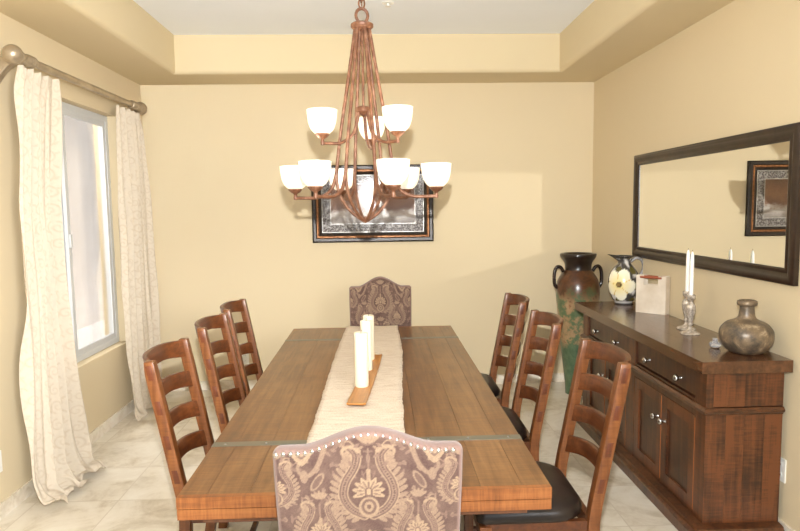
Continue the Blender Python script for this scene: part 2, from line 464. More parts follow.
# ------------------------------------------------------------------ dining table
TX0, TX1, TZ = -.6247, .5261, .77
TY = [1.8457, 2.2767, 4.1169, 4.5299]
cx = (TX0+TX1)/2; hw = (TX1-TX0)/2; cy = (TY[0]+TY[3])/2
tb = thing('dining_table', 'large plank-topped wooden dining table with grey metal joint strips', 'table', (cx, cy, 0))
edges = [-hw, -hw+.088, -hw+.218, -hw+.39, 0, hw-.39, hw-.218, hw-.088, hw]
def boards(y0, y1, z0, z1):
    bm = NB()
    for a, b in zip(edges, edges[1:]):
        box(bm, a+.0006, b-.0006, y0, y1, z0, z1)
    return bm
sw = .021
y = [v-cy for v in TY]
def tp(name, y0, y1):
    o = obj(name, boards(y0, y1, TZ-.036, TZ), M['table'], tb, bevel=.0022, seg=2)
    return o
tp('tabletop', y[1]+sw, y[2]-sw)
for (y0, y1, e) in ((y[0], y[1]-sw, y[0]), (y[2]+sw, y[3], y[3])):
    o = tp('leaf', y0+.022 if e == y[0] else y0, y1 if e == y[0] else y1-.022)
    bm = NB()
    yy = (e, e+.022) if e == y[0] else (e-.022, e)
    box(bm, -hw, hw, yy[0], yy[1], TZ-.036, TZ)                # end grain strip
    obj('end_board', bm, M['table_edge'], o, bevel=.003)
    bm = NB(); box(bm, -hw+.001, hw-.001, y0+.001 if e == y[0] else y0, y1 if e == y[0] else y1-.001, TZ-.071, TZ-.0385)
    obj('lower_board', bm, M['table_edge'], o, bevel=.004)
bm = NB(); box(bm, -hw+.001, hw-.001, y[1], y[2], TZ-.071, TZ-.0385); obj('under_frame', bm, M['table_edge'], tb, bevel=.004)
for yc in (y[1], y[2]):
    bm = NB(); box(bm, -hw-.001, hw+.001, yc-sw, yc+sw, TZ-.038, TZ+.0015)
    st = obj('joint_strip', bm, M['steel'], tb, bevel=.001)
    for k in range(8):
        xx = -hw+.045+k*(2*hw-.09)/7
        if -.25 < xx < .20: continue
        bm = NB()
        lathe(bm, [(.006, 0), (.006, .001), (.004, .0025), (0, .003)], (xx, yc, TZ+.0012), 10)
        obj('screw', bm, M['nickel'], st)
# trestle base
for yc in (y[1]+.18, y[2]-.18):
    for sx in (-1, 1):
        bm = NB(); box(bm, sx*.20-.05, sx*.20+.05, yc-.05, yc+.05, .10, TZ-.071); obj('leg', bm, M['table_base'], tb, bevel=.006)
    bm = NB(); box(bm, -.27, .27, yc-.055, yc+.055, 0, .10); obj('foot', bm, M['table_base'], tb, bevel=.012)
bm = NB(); box(bm, -.035, .035, y[1]+.13, y[2]-.13, .22, .32); obj('stretcher', bm, M['table_base'], tb, bevel=.006)
for yc in (y[0]+.05, y[1]+.05, y[2]-.05, y[3]-.05):
    bm = NB(); box(bm, -hw+.07, hw-.07, yc-.02, yc+.02, TZ-.095, TZ-.071); obj('cleat', bm, M['table_base'], tb, bevel=.003)

# ------------------------------------------------------------------ ladder-back chairs (local: back at y=0, seat towards +y)
def post_line(z):
    """y offset of the back post at height z"""
    pts = [(0, -.05), (.25, -.008), (.44, .0), (1.05, -.118)]
    for (z0, a), (z1, b) in zip(pts, pts[1:]):
        if z <= z1:
            t = (z-z0)/(z1-z0); return a+(b-a)*t
    return pts[-1][1]
PW = .215      # post centre x
slatz = [(1.006, .080), (.865, .076), (.724, .076), (.583, .076)]
def make_ladder(name):
    t = thing(name, 'x', 'chair', (0, 0, 0))
    for s in (-1, 1):
        bm = NB()
        path = []
        for k in range(22):
            z = 1.05*k/21
            yy = sum(post_line(max(0, min(1.05, z+d))) for d in (-.05, 0, .05))/3
            a, b = .0225, .0225
            if k == 21: a, b = .020, .019
            path.append([(s*PW-a, yy-b, z), (s*PW+a, yy-b, z), (s*PW+a, yy+b, z), (s*PW-a, yy+b, z)])
        sweep_rect(bm, path)
        p_ = obj('post', bm, M['chair_post'], t, bevel=.004, smooth=30)
        for z, h in slatz:                                       # through-tenon ends of the slats
            bm = NB()
            yy = post_line(z); dy = (post_line(z+.03)-post_line(z-.03))/.06
            h2 = h*.36
            q = []
            for zz in (z-h2, z+h2):
                yk = yy+dy*(zz-z)
                x0, x1 = (s*PW+s*.018, s*PW+s*.0243)
                q.append([(x0, yk-.011, zz), (x1, yk-.011, zz), (x1, yk+.011, zz), (x0, yk+.011, zz)])
            sweep_rect(bm, q)
            obj('tenon', bm, M['chair_peg'], p_, bevel=.001)
    for z, h in slatz:
        bm = NB(); path = []
        N = 18
        for k in range(N+1):
            u = -1+2*k/N
            x = u*(PW-.012)
            sag = -.064*(1-abs(u)**3)
            dy = (post_line(z+.03)-post_line(z-.03))/.06
            y0 = post_line(z)+sag
            th = .011
            zb, zt = -h/2+.020*(1-u*u), h/2+.008*(1-u*u)
            path.append([(x, y0-th+dy*zb, z+zb), (x, y0+th+dy*zb, z+zb), (x, y0+th+dy*zt, z+zt), (x, y0-th+dy*zt, z+zt)])
        sweep_rect(bm, path)
        obj('slat', bm, M['chair_slat'], t, bevel=.004, smooth=50)
    # seat frame
    for b in ((-.20, .20, -.012, .012), (-.20, .20, .405, .43), (-.227, -.203, .02, .41), (.203, .227, .02, .41)):
        bm = NB(); box(bm, *b, .385, .445); obj('seat_rail', bm, M['chair_slat'], t, bevel=.003)
    for s in (-1, 1):
        bm = NB(); q = [[(s*.215+dx*a, .41+dy*a, z) for dx, dy in ((-1, -1), (1, -1), (1, 1), (-1, 1))] for z, a in ((0, .017), (.385, .0225), (.435, .0225))]
        sweep_rect(bm, q); obj('leg', bm, M['chair_post'], t, bevel=.003)
    for b in ((-.221, -.203, 0, .40, .17, .20), (.203, .221, 0, .40, .17, .20), (-.205, .205, .19, .21, .175, .195)):
        bm = NB(); box(bm, *b); obj('stretcher', bm, M['chair_slat'], t, bevel=.003)
    # leather seat: outline with big rounded back corners, domed
    outl = []
    def corner(cx_, cy_, r, a0, a1, n=8):
        for k in range(n+1):
            a = a0+(a1-a0)*k/n; outl.append((cx_+r*math.cos(a), cy_+r*math.sin(a)))
    corner(.212, .412, .03, 0, PI/2, 4); corner(-.212, .412, .03, PI/2, PI, 4)
    corner(-.102, .15, .14, PI, PI*1.45, 8)
    corner(.102, .15, .14, PI*1.55, PI*2, 8)
    bm = NB(); rings = []
    cxs, cys = 0, .22
    for sc_, z in ((.97, .446), (1.0, .452), (1.005, .468), (.985, .486), (.94, .498), (.8, .510), (.6, .518), (.3, .522)):
        rings.append([bm.verts.new((cxs+(x-cxs)*sc_, cys+(yy-cys)*sc_, z)) for x, yy in outl])
    n = len(outl)
    for a, b in zip(rings, rings[1:]):
        for i in range(n): bm.faces.new((a[i], a[(i+1) % n], b[(i+1) % n], b[i]))
    bm.faces.new(rings[0][::-1]); bm.faces.new(rings[-1])
    bmesh.ops.recalc_face_normals(bm, faces=bm.faces)
    obj('seat', bm, M['leather'], t, smooth=60)
    return t
ladder = make_ladder('ladder_back_chair')
gl = 'ladder-back chairs along both sides of the table'
spots = [(-.79, 2.665, -PI/2, 'ladder-back wooden chair on the window side, nearest the front of the table'),
         (-.78, 3.36, -PI/2, 'middle ladder-back wooden chair of the three on the window side'),
         (-.79, 3.93, -PI/2, 'ladder-back wooden chair on the window side, closest to the back wall'),
         (.798, 2.475, PI/2, 'ladder-back wooden chair beside the sideboard with its black leather seat in full view'),
         (.772, 3.27, PI/2, 'middle ladder-back wooden chair of the three on the sideboard side'),
         (.772, 4.00, PI/2, 'ladder-back wooden chair on the sideboard side, closest to the tall urn')]
for i, (x, yy, rz, lab) in enumerate(spots):
    o = ladder if i == 0 else copy_tree(ladder)
    o.location = (x, yy, 0); o.rotation_euler = (0, 0, rz); o['label'] = lab; o['category'] = 'chair'; o['group'] = gl

# ------------------------------------------------------------------ damask pattern
def stroke(A, X, Z, pts, w0, val, w1=None, soft=.0012):
    d = np.full(X.shape, 9.0); 
    w1 = w0 if w1 is None else w1
    n = len(pts)
    best = np.full(X.shape, 9.0)
    for i in range(n-1):
        (x0, z0), (x1, z1) = pts[i], pts[i+1]
        dx, dz = x1-x0, z1-z0; L = dx*dx+dz*dz+1e-12
        t = np.clip(((X-x0)*dx+(Z-z0)*dz)/L, 0, 1)
        ww = w0+(w1-w0)*(i+t)/(n-1)
        dd = np.hypot(X-x0-t*dx, Z-z0-t*dz)-ww
        best = np.minimum(best, dd)
    a = np.clip(.5-best/(2*soft), 0, 1)
    A[:] = A*(1-a)+val*a
def ell(A, X, Z, c, rx, rz, ang, val, soft=.08):
    ca, sa = math.cos(ang), math.sin(ang)
    u = (X-c[0])*ca+(Z-c[1])*sa; v = -(X-c[0])*sa+(Z-c[1])*ca
    q = np.hypot(u/rx, v/rz)
    a = np.clip((1-q)/soft+.5, 0, 1); A[:] = A*(1-a)+val*a
def motif(A, X, Z, ox, oz, k):
    """lyre-shaped paisley scroll with palmette, symmetric about ox"""
    for s in (-1, 1):
        def P(pts): return [(ox+s*k*a, oz+k*b) for a, b in pts]
        band = [p[:2] for p in smooth_path([(.012, -.075, 0), (.045, -.055, 0), (.064, -.02, 0), (.058, .02, 0), (.036, .06, 0), (.03, .095, 0), (.05, .122, 0)], 6)]
        for i in range(2, len(band)-6, 2):                        # leaf teeth outside the band
            a, b = band[i]; a2, b2 = band[i+1]
            tx, tz = a2-a, b2-b; l = math.hypot(tx, tz) or 1
            nx, nz = tz/l, -tx/l
            if nx < 0: nx, nz = -nx, -nz
            ang = math.atan2(nz+.6, s*nx)
            ell(A, X, Z, (ox+s*k*(a+nx*.022), oz+k*(b+nz*.022+.004)), .015*k, .0062*k, ang, .62)
        stroke(A, X, Z, P(band), .013*k, .78)
        stroke(A, X, Z, P(band), .0095*k, .16)
        stroke(A, X, Z, P(band[1:-2]), .0062*k, .55)
        for i in range(1, len(band)-3, 1):
            a, b = band[i]; ell(A, X, Z, (ox+s*k*a, oz+k*b), .0026*k, .0026*k, 0, .12, .3)
        spi = [(.052+(.030-.0042*q)*math.cos(PI*.9-q*.62), .098+(.026-.0036*q)*math.sin(PI*.9-q*.62)) for q in np.linspace(0, 6.2, 30)]
        stroke(A, X, Z, P(spi), .0058*k, .74, .003*k)
        ell(A, X, Z, (ox+s*k*.054, oz+k*.098), .007*k, .007*k, 0, .66)
        for q in range(5):
            a = PI*.1+q*PI*.33
            ell(A, X, Z, (ox+s*k*(.053+.034*math.cos(a)), oz+k*(.1+.03*math.sin(a))), .009*k, .004*k, s*a if s > 0 else PI-a, .5)
    for q in range(9):                                            # palmette
        a = PI*(-.1+1.2*q/8)
        ell(A, X, Z, (ox+k*.024*math.cos(a), oz+k*(-.008+.026*math.sin(a))), .018*k, .0068*k, a, .8)
    for q in range(9):
        a = PI*(-.1+1.2*q/8)
        ell(A, X, Z, (ox+k*.022*math.cos(a), oz+k*(-.008+.024*math.sin(a))), .010*k, .0022*k, a, .42)
    ell(A, X, Z, (ox, oz-k*.008), .011*k, .014*k, 0, .3); ell(A, X, Z, (ox, oz-k*.008), .006*k, .009*k, 0, .85)
    ell(A, X, Z, (ox, oz-k*.052), .026*k, .03*k, 0, .74); ell(A, X, Z, (ox, oz-k*.05), .019*k, .022*k, 0, .25)
    ell(A, X, Z, (ox, oz-k*.05), .012*k, .015*k, 0, .7); ell(A, X, Z, (ox, oz-k*.05), .005*k, .007*k, 0, .2)
    ell(A, X, Z, (ox, oz+k*.04), .006*k, .02*k, 0, .72)
    for a in (-.9, -.45, 0, .45, .9):                             # fleur above
        ell(A, X, Z, (ox+k*.02*math.sin(a), oz+k*(.125+.02*math.cos(a))), .006*k, .017*k, -a, .66)
    ell(A, X, Z, (ox, oz+k*.085), .004*k, .03*k, 0, .5)
def heart(A, X, Z, ox, oz, k):
    for val, q in ((.74, 1), (.34, .62), (.7, .45)):
        m = np.zeros(X.shape)
        u, v = (X-ox)/(.034*k*q), (Z-oz)/(.045*k*q)
        r = np.abs(u)*(1.0+.0*v)
        inside = (v < .75-.3*np.abs(u)**2*0+.0) & (v > -1+1.75*np.abs(u)**1.6*.62) & (np.abs(u) < 1)
        A[:] = np.where(inside, val, A)
def damask(X, Z, Zc):
    A = np.full(X.shape, .14)
    rng = np.random.default_rng(3)
    A += .10*(np.sin(X*70+2*np.sin(Z*38))*np.sin(Z*64+2*np.sin(np.abs(X)*45)))
    for k in range(150):                                          # small leaves filling the ground
        px_, pz_, a_, v_ = rng.uniform(0, .24), Zc+rng.uniform(-.5, .2), rng.uniform(0, PI), rng.uniform(.3, .6)
        r1, r2 = rng.uniform(.007, .016), rng.uniform(.003, .006)
        for s in (-1, 1):
            ell(A, X, Z, (s*px_, pz_), r1, r2, a_ if s > 0 else PI-a_, v_)
            if k % 3 == 0: ell(A, X, Z, (s*(px_+.012*math.cos(a_+1.2)), pz_+.012*math.sin(a_+1.2)), r1*.8, r2*.9, (a_+1) if s > 0 else PI-a_-1, v_)
    for s in (-1, 1):
        stroke(A, X, Z, [(s*a, Zc+b) for a, b in [p[:2] for p in smooth_path([(.10, .13, 0), (.125, .06, 0), (.155, .03, 0), (.175, .05, 0), (.165, .075, 0), (.15, .07, 0)], 6)]], .007, .6, .003)
        ell(A, X, Z, (s*.128, Zc+.015), .03, .011, s*-1.0, .62); ell(A, X, Z, (s*.128, Zc+.015), .022, .007, s*-1.0, .25)
        heart(A, X, Z, s*.165, Zc+.105, 1.0)
        motif(A, X, Z, s*.125, Zc-.125, .72)
        motif(A, X, Z, s*.232, Zc+.0, .62)
        motif(A, X, Z, s*.125, Zc-.42, .78)
        ell(A, X, Z, (s*.16, Zc+.03), .01, .018, 0, .6)
    motif(A, X, Z, 0, Zc-.285, 1.0)
    motif(A, X, Z, 0, Zc-.008, 1.0)
    A += (rng.random(X.shape)-.5)*.16
    A = np.clip(A, 0, 1)[..., None]
    c0, c1, c2 = np.array(s2l((82, 60, 54))), np.array(s2l((122, 98, 84))), np.array(s2l((172, 147, 116)))
    return np.where(A < .5, c0+(c1-c0)*(A/.5), c1+(c2-c1)*((A-.5)/.5))

def top_line(x, crown=.046):
    """height of the camel-backed top edge"""
    u = abs(x)/.237
    if u > .93: return 1.046-.012*((u-.93)/.07)**2
    if u > .70: return 1.046
    t = u/.70
    return 1.046+crown*(.5+.5*math.cos(PI*t))**.8

def make_parsons(name, lab, crown):
    t = thing(name, lab, 'chair', group='upholstered chairs at the table ends')
    W, Z0, TH = .237, .40, .052
    nx, nz = 190, 270
    def lean(z): return -.105*max(0, (z-.42)/.7)**1.15
    xs = np.linspace(-1, 1, nx); ts = np.linspace(0, 1, nz)
    verts = []; cols = []
    tops = np.array([top_line(x*W, crown) for x in xs])
    Xg = np.tile(xs*W, (nz, 1)); Zg = Z0+ts[:, None]*(tops[None, :]-Z0)
    taper = 1-.05*np.clip((.95-Zg)/.55, 0, 1)
    Colr = damask(Xg, Zg, .945)
    Xp = Xg*taper
    du = np.minimum((1-np.abs(xs))[None, :]*W, (tops[None, :]-Zg)+.0)     # distance from edge
    k_ = np.clip((.012-du)/.006, 0, 1)[..., None]
    Colr = Colr*(1-k_)+np.array(s2l((132, 106, 96)))*k_
    rr = .016
    e = np.clip(du/rr, 0, 1)
    round_ = np.sqrt(np.clip(1-(1-e)**2, 0, 1))
    puff = .008*np.clip(1-(xs[None, :])**2, 0, 1)
    L = np.vectorize(lean)(Zg)
    yb = L-(TH/2-rr*.9)-rr*.9*round_-puff*.6
    yf = L+(TH/2-rr*.9)+rr*.9*round_+puff
    V = np.concatenate([np.stack([Xp, yb, Zg], -1).reshape(-1, 3), np.stack([Xp, yf, Zg], -1).reshape(-1, 3)])
    CC = np.concatenate([Colr.reshape(-1, 3)]*2)
    F = []
    idx = np.arange(nx*nz).reshape(nz, nx); O = nx*nz
    for j in range(nz-1):
        for i in range(nx-1):
            F.append((idx[j, i], idx[j, i+1], idx[j+1, i+1], idx[j+1, i]))
            F.append((O+idx[j, i], O+idx[j+1, i], O+idx[j+1, i+1], O+idx[j, i+1]))
    rim = [idx[0, i] for i in range(nx)]+[idx[j, nx-1] for j in range(1, nz)]+[idx[nz-1, i] for i in range(nx-2, -1, -1)]+[idx[j, 0] for j in range(nz-2, 0, -1)]
    for a, b in zip(rim, rim[1:]+rim[:1]): F.append((b, a, O+a, O+b))
    me = bpy.data.meshes.new('backrest')
    me.from_pydata([tuple(v) for v in V], [], [tuple(int(q) for q in f) for f in F])
    me.polygons.foreach_set('use_smooth', [True]*len(me.polygons))
    set_colors(me, CC); me.materials.append(M['damask'])
    o = bpy.data.objects.new('backrest', me); COL.objects.link(o); o.parent = t
    # nailheads follow the top edge on the back face
    bm = NB()
    s = 0; xprev = -W+.012; pts = []
    x = -W+.012
    zt = lambda q: top_line(q, crown)-.0095
    acc = 0; x_ = -W+.01; last = None
    while x_ <= W-.009:
        z_ = zt(x_)
        if last is None or math.hypot(x_-last[0], z_-last[1]) >= .0178:
            pts.append((x_, z_)); last = (x_, z_)
        x_ += .0006
    for (a, z_) in pts:
        yb_ = lean(z_)-TH/2-.001
        lathe(bm, [(.0068, .0), (.006, .003), (.0035, .005), (0, .006)], (0, 0, 0), 10)
        bmesh.ops.rotate(bm, verts=bm.verts[-31:], cent=(0, 0, 0), matrix=Matrix.Rotation(PI/2, 3, 'X'))
        bmesh.ops.translate(bm, verts=bm.verts[-31:], vec=(a, yb_+.003, z_))
    obj('nailhead_trim', bm, M['nickel'], o)
    # seat cushion with the same cloth
    bm = NB(); n = 40
    sx, sy = .245, .235
    bm2 = bpy.data.meshes.new('seat')
    xs2 = np.linspace(-1, 1, 90); ys2 = np.linspace(-1, 1, 90)
    XX, YY = np.meshgrid(xs2, ys2)
    def sq(a): return np.sign(a)*(1-(1-np.abs(a))**1.0)
    ed = np.minimum(1-np.abs(XX), 1-np.abs(YY))
    ro = np.sqrt(np.clip(1-(1-np.clip(ed/.12, 0, 1))**2, 0, 1))
    zt_ = .455+.035*ro+.01*(1-XX**2)*(1-YY**2)
    top = np.stack([XX*sx, .275+YY*sy, zt_], -1).reshape(-1, 3)
    bot = np.stack([XX*sx, .275+YY*sy, np.full(XX.shape, .36)], -1).reshape(-1, 3)
    F = []; ii = np.arange(8100).reshape(90, 90)
    for j in range(89):
        for i in range(89):
            F.append((ii[j, i], ii[j, i+1], ii[j+1, i+1], ii[j+1, i]))
            F.append((8100+ii[j, i], 8100+ii[j+1, i], 8100+ii[j+1, i+1], 8100+ii[j, i+1]))
    rim = list(ii[0, :])+list(ii[1:, -1])+list(ii[-1, -2::-1])+list(ii[-2:0:-1, 0])
    for a, b in zip(rim, rim[1:]+rim[:1]): F.append((b, a, 8100+a, 8100+b))
    bm.free()
    bm2.from_pydata([tuple(v) for v in np.concatenate([top, bot])], [], [tuple(int(q) for q in f) for f in F])
    bm2.polygons.foreach_set('use_smooth', [True]*len(bm2.polygons)); bm2.set_sharp_from_angle(angle=.9)
    c_ = damask(XX*sx, YY*sy+.945, .945).reshape(-1, 3); set_colors(bm2, np.concatenate([c_, c_])); bm2.materials.append(M['damask'])
    so = bpy.data.objects.new('seat', bm2); COL.objects.link(so); so.parent = t
    for sx_ in (-1, 1):
        for sy_, yl in ((0, .0), (1, .47)):
            bm = NB()
            spl = -.05 if not sy_ else 0
            sweep_rect(bm, [[(sx_*.205+a*d, yl+spl*(1-z/.4)+b*d, z) for a, b in ((-1, -1), (1, -1), (1, 1), (-1, 1))] for z, d in ((0, .015), (.2, .02), (.38, .023))])
            obj('leg', bm, M['table_base'], t, bevel=.003)
    return t
pc = make_parsons('upholstered_chair', 'damask upholstered chair with nailhead trim, its back towards the viewer at the near table end', .046)
pc.location = (-.033, 1.615, 0)
pc2 = make_parsons('upholstered_chair', 'x', .070); pc2.location = (.012, 4.66, 0); pc2.rotation_euler = (0, 0, PI)
pc2['label'] = 'damask upholstered chair at the far table end, facing the viewer before the back wall'

# ------------------------------------------------------------------ runner, tray, candles
bm = NB(); ny, nxr = 150, 16
random.seed(4)
def run_edge(yy): return .004*math.sin(yy*3.1)+.0015*math.sin(yy*23+1)
rows = []
for j in range(ny+1):
    yy = 1.93+(4.545-1.93)*j/ny
    tt = (yy-2.3)/(4.55-2.3)
    x0 = -.28+.034*tt+run_edge(yy)+random.uniform(-.002, .002); x1 = .090+.045*min(1, max(0, tt)*1.6)+run_edge(yy+.7)+random.uniform(-.002, .002)
    rows.append([bm.verts.new((x0+(x1-x0)*i/nxr, yy, TZ+.0062+.001*math.sin(yy*40+i))) for i in range(nxr+1)])
for a, b in zip(rows, rows[1:]):
    for i in range(nxr): bm.faces.new((a[i], a[i+1], b[i+1], b[i]))
ro = obj('table_runner', bm, M['runner'], smooth=60)
sm = ro.modifiers.new('t', 'SOLIDIFY'); sm.thickness = .002; sm.offset = -1
tag(ro, 'cream woven table runner laid down the middle of the table', 'table runner')

tr = thing('candle_tray', 'long narrow honey-coloured wooden candle tray on the table runner', 'tray', (-.0665, 3.10, TZ+.0075), -math.atan2(.078, .9))
bm = NB(); path = []
for k in range(25):
    u = -1+2*k/24; yy = u*.455; lift = .012*abs(u)**3
    path.append([(-.042, yy, lift), (.042, yy, lift), (.042, yy, lift+.010), (.036, yy, lift+.010), (.030, yy, lift+.007), (-.030, yy, lift+.007), (-.036, yy, lift+.010), (-.042, yy, lift+.010)])
sweep_rect(bm, path); obj('board', bm, M['traywood'], tr, bevel=.0012, seg=1)
def candle(x, yy, r, h, lab):
    t = thing('pillar_candle', lab, 'candle', (x, yy, TZ+.0148), group='ivory pillar candles')
    bm = NB(); lathe(bm, [(0, 0), (r-.002, 0), (r, .003), (r, h-.004), (r-.004, h), (r*.6, h-.003), (0, h-.006)], seg=36); obj('wax_body', bm, M['wax'], t)
    bm = NB(); tube(bm, [(0, 0, h-.008), (.001, 0, h+.004), (.003, 0, h+.012)], .0012, 6); obj('wick', bm, M['wick'], t)
candle(-.089, 2.955, .034, .262, 'ivory pillar candle nearest the viewer, at the front of the tray')
candle(-.070, 3.26, .031, .265, 'middle ivory pillar candle of the three on the tray')
candle(-.060, 3.475, .031, .255, 'ivory pillar candle at the far end of the tray, towards the back wall')

# ------------------------------------------------------------------ sideboard
SX0, SX1, SY0, SY1, SZ = 1.509, 1.945, 2.819, 4.714, .8995
sbt = thing('sideboard', 'long dark rustic wooden sideboard with four drawers against the wall', 'sideboard', ((SX0+SX1)/2, (SY0+SY1)/2, 0))
sbx, sby = (SX0+SX1)/2, (SY0+SY1)/2
def lx(v): return v-sbx
def ly(v): return v-sby
bm = NB()
b_ = [SX0, SX0+.15, SX0+.29, SX1]
for a, b in zip(b_, b_[1:]): box(bm, lx(a)+.0004, lx(b)-.0004, ly(SY0), ly(SY1), SZ-.058, SZ)
obj('top_slab', bm, M['sbtop'], sbt, bevel=.004)
bx0, bx1, by0, by1 = 1.560, 1.938, 2.869, 4.664
stiles = [(by0, 2.965), (3.705, 3.825), (4.565, by1)]
bays = [(2.965, 3.705), (3.825, 4.565)]
# carcass: side panels, back, shelf, stiles
for nm, (ya, yb) in (('side_panel', (by0, by0+.03)), ('side_panel', (by1-.03, by1))):
    bm = NB()
    cuts = [bx0+.0355, bx0+.10, bx0+.19, bx0+.29, bx1]
    for a, b in zip(cuts, cuts[1:]):
        box(bm, lx(a)+.0003, lx(b)-.0003, ly(ya), ly(yb), .08, .64); box(bm, lx(a)+.0003, lx(b)-.0003, ly(ya), ly(yb), .665, SZ-.058)
    obj(nm, bm, M['sb'], sbt, bevel=.0012, seg=1)
bm = NB(); box(bm, lx(bx0)+.03, lx(bx1), ly(by0)+.028, ly(by1)-.028, .07, SZ-.058); obj('carcass', bm, M['gap'], sbt)
for (ya, yb) in stiles:
    bm = NB(); box(bm, lx(bx0), lx(bx0)+.035, ly(ya), ly(yb), .08, SZ-.058); obj('stile', bm, M['sb'], sbt, bevel=.003)
# mid moulding and rails
def moulding(z0, prof, x_in, y_in0, y_in1, nm, mat):
    bm = NB(); rings = []
    for d, z in prof:
        rings.append([bm.verts.new(p) for p in ((lx(bx1), ly(y_in0-d), z0+z), (lx(x_in-d), ly(y_in0-d), z0+z), (lx(x_in-d), ly(y_in1+d), z0+z), (lx(bx1), ly(y_in1+d), z0+z))])
    for a, b in zip(rings, rings[1:]):
        for i in range(4): bm.faces.new((a[i], a[(i+1) % 4], b[(i+1) % 4], b[i]))
    bm.faces.new(rings[0][::-1]); bm.faces.new(rings[-1])
    bmesh.ops.recalc_face_normals(bm, faces=bm.faces)
    return obj(nm, bm, mat, sbt, smooth=35)
moulding(.625, [(-.01, 0), (.004, 0), (.006, .008), (.016, .014), (.018, .024), (.012, .03), (.006, .036), (-.01, .036)], bx0, by0, by1, 'waist_moulding', M['sbx'])
moulding(0, [(-.01, .0), (.072, 0), (.072, .05), (.066, .056), (.050, .062), (.044, .074), (.030, .080), (-.01, .084)], bx0, by0, by1, 'plinth', M['sbx'])
def knob(parent, yv, z, x=0):
    bm = NB()
    lathe(bm, [(.010, 0), (.008, -.004), (.007, -.014), (.013, -.018), (.018, -.025), (.018, -.032), (.012, -.039), (0, -.042)], (x, yv, z), 16, ax='x')
    obj('knob', bm, M['nickel'], parent, smooth=60)
for (ya, yb) in bays:
    yc = (ya+yb)/2
    bm = NB(); xf = lx(bx0)
    box(bm, xf+.012, xf+.03, ly(ya)+.012, ly(yb)-.012, .685, .822)
    # raised border round the drawer panel
    dr = obj('drawer', bm, M['sbx'], sbt, bevel=.003)
    for b in ((ly(ya), ly(yb), .664, .676), (ly(ya), ly(yb), .830, .842), (ly(ya), ly(ya)+.012, .676, .830), (ly(yb)-.012, ly(yb), .676, .830)):
        bm = NB(); box(bm, xf+.002, xf+.03, *b); obj('drawer_surround', bm, M['sbx'], sbt, bevel=.002)
    for s in (-1, 1): knob(dr, ly(yc)+s*.19, .735, xf+.012)
    for b in ((xf, xf+.03, ly(ya), ly(yb), .594, .627), (xf+.004, xf+.03, ly(ya), ly(yb), .08, .092)):
        bm = NB(); box(bm, *b); obj('rail', bm, M['sbx'], sbt, bevel=.002)
    for s in (-1, 1):
        y0, y1 = (ya+.003, yc-.002) if s < 0 else (yc+.002, yb-.003)
        y0, y1 = ly(y0), ly(y1); z0, z1 = .096, .590; f = .062
        bm = NB()
        box(bm, xf+.001, xf+.026, y0, y0+f, z0, z1); box(bm, xf+.001, xf+.026, y1-f, y1, z0, z1)
        box(bm, xf+.001, xf+.026, y0+f, y1-f, z0, z0+f); box(bm, xf+.001, xf+.026, y0+f, y1-f, z1-f, z1)
        d_ = obj('door', bm, M['sb'], sbt, bevel=.0025)
        bm = NB(); box(bm, xf+.013, xf+.022, y0+f-.002, y1-f+.002, z0+f-.002, z1-f+.002); obj('door_panel', bm, M['sbx'], d_)
        for b in ((xf+.008, xf+.018, y0+f-.001, y0+f+.006, z0+f, z1-f), (xf-.0005, xf+.012, y0-.001, y0+.0035, z0+.01, z1-.01)):
            bm = NB(); box(bm, *b); obj('bead', bm, M['sbedge'], d_, bevel=.001)      # rubbed edges
        knob(d_, ly(yc)+s*.045, .45, xf+.001)

# ------------------------------------------------------------------ mirror
def ring_frame(name, parent, mat, prof, half_w, half_h, plane='x', smooth=35):
    """mitred frame; prof = list of (inset from outer edge, height off wall)"""
    bm = NB(); rings = []
    for d, h in prof:
        a, b = half_w-d, half_h-d
        q = [(-a, -b), (a, -b), (a, b), (-a, b)]
        rings.append([bm.verts.new((-h, u, v) if plane == 'x' else (u, -h, v)) for u, v in q])
    for A, B in zip(rings, rings[1:]):
        for i in range(4): bm.faces.new((A[i], A[(i+1) % 4], B[(i+1) % 4], B[i]))
    bmesh.ops.recalc_face_normals(bm, faces=bm.faces)
    return obj(name, bm, mat, parent, smooth=smooth)
mr = thing('wall_mirror', 'wide dark wood framed mirror hung on the wall above the sideboard', 'mirror', (XR, 3.768, 1.627))
hwm, hhm = .931, .379
ring_frame('frame', mr, M['mframe'], [(0, .001), (0, .022), (.006, .028), (.020, .032), (.035, .030), (.055, .020), (.062, .022), (.070, .024), (.078, .020), (.078, .008), (.0, .001)], hwm, hhm)
bm = NB(); v = [bm.verts.new((-.014, a, b)) for a, b in ((-hwm+.077, -hhm+.077), (-hwm+.077, hhm-.077), (hwm-.077, hhm-.077), (hwm-.077, -hhm+.077))]
bm.faces.new(v); bmesh.ops.recalc_face_normals(bm, faces=bm.faces)
o = obj('mirror_glass', bm, M['mirror'], mr, smooth=0)
if o.data.polygons[0].normal.x > 0: o.data.flip_normals()

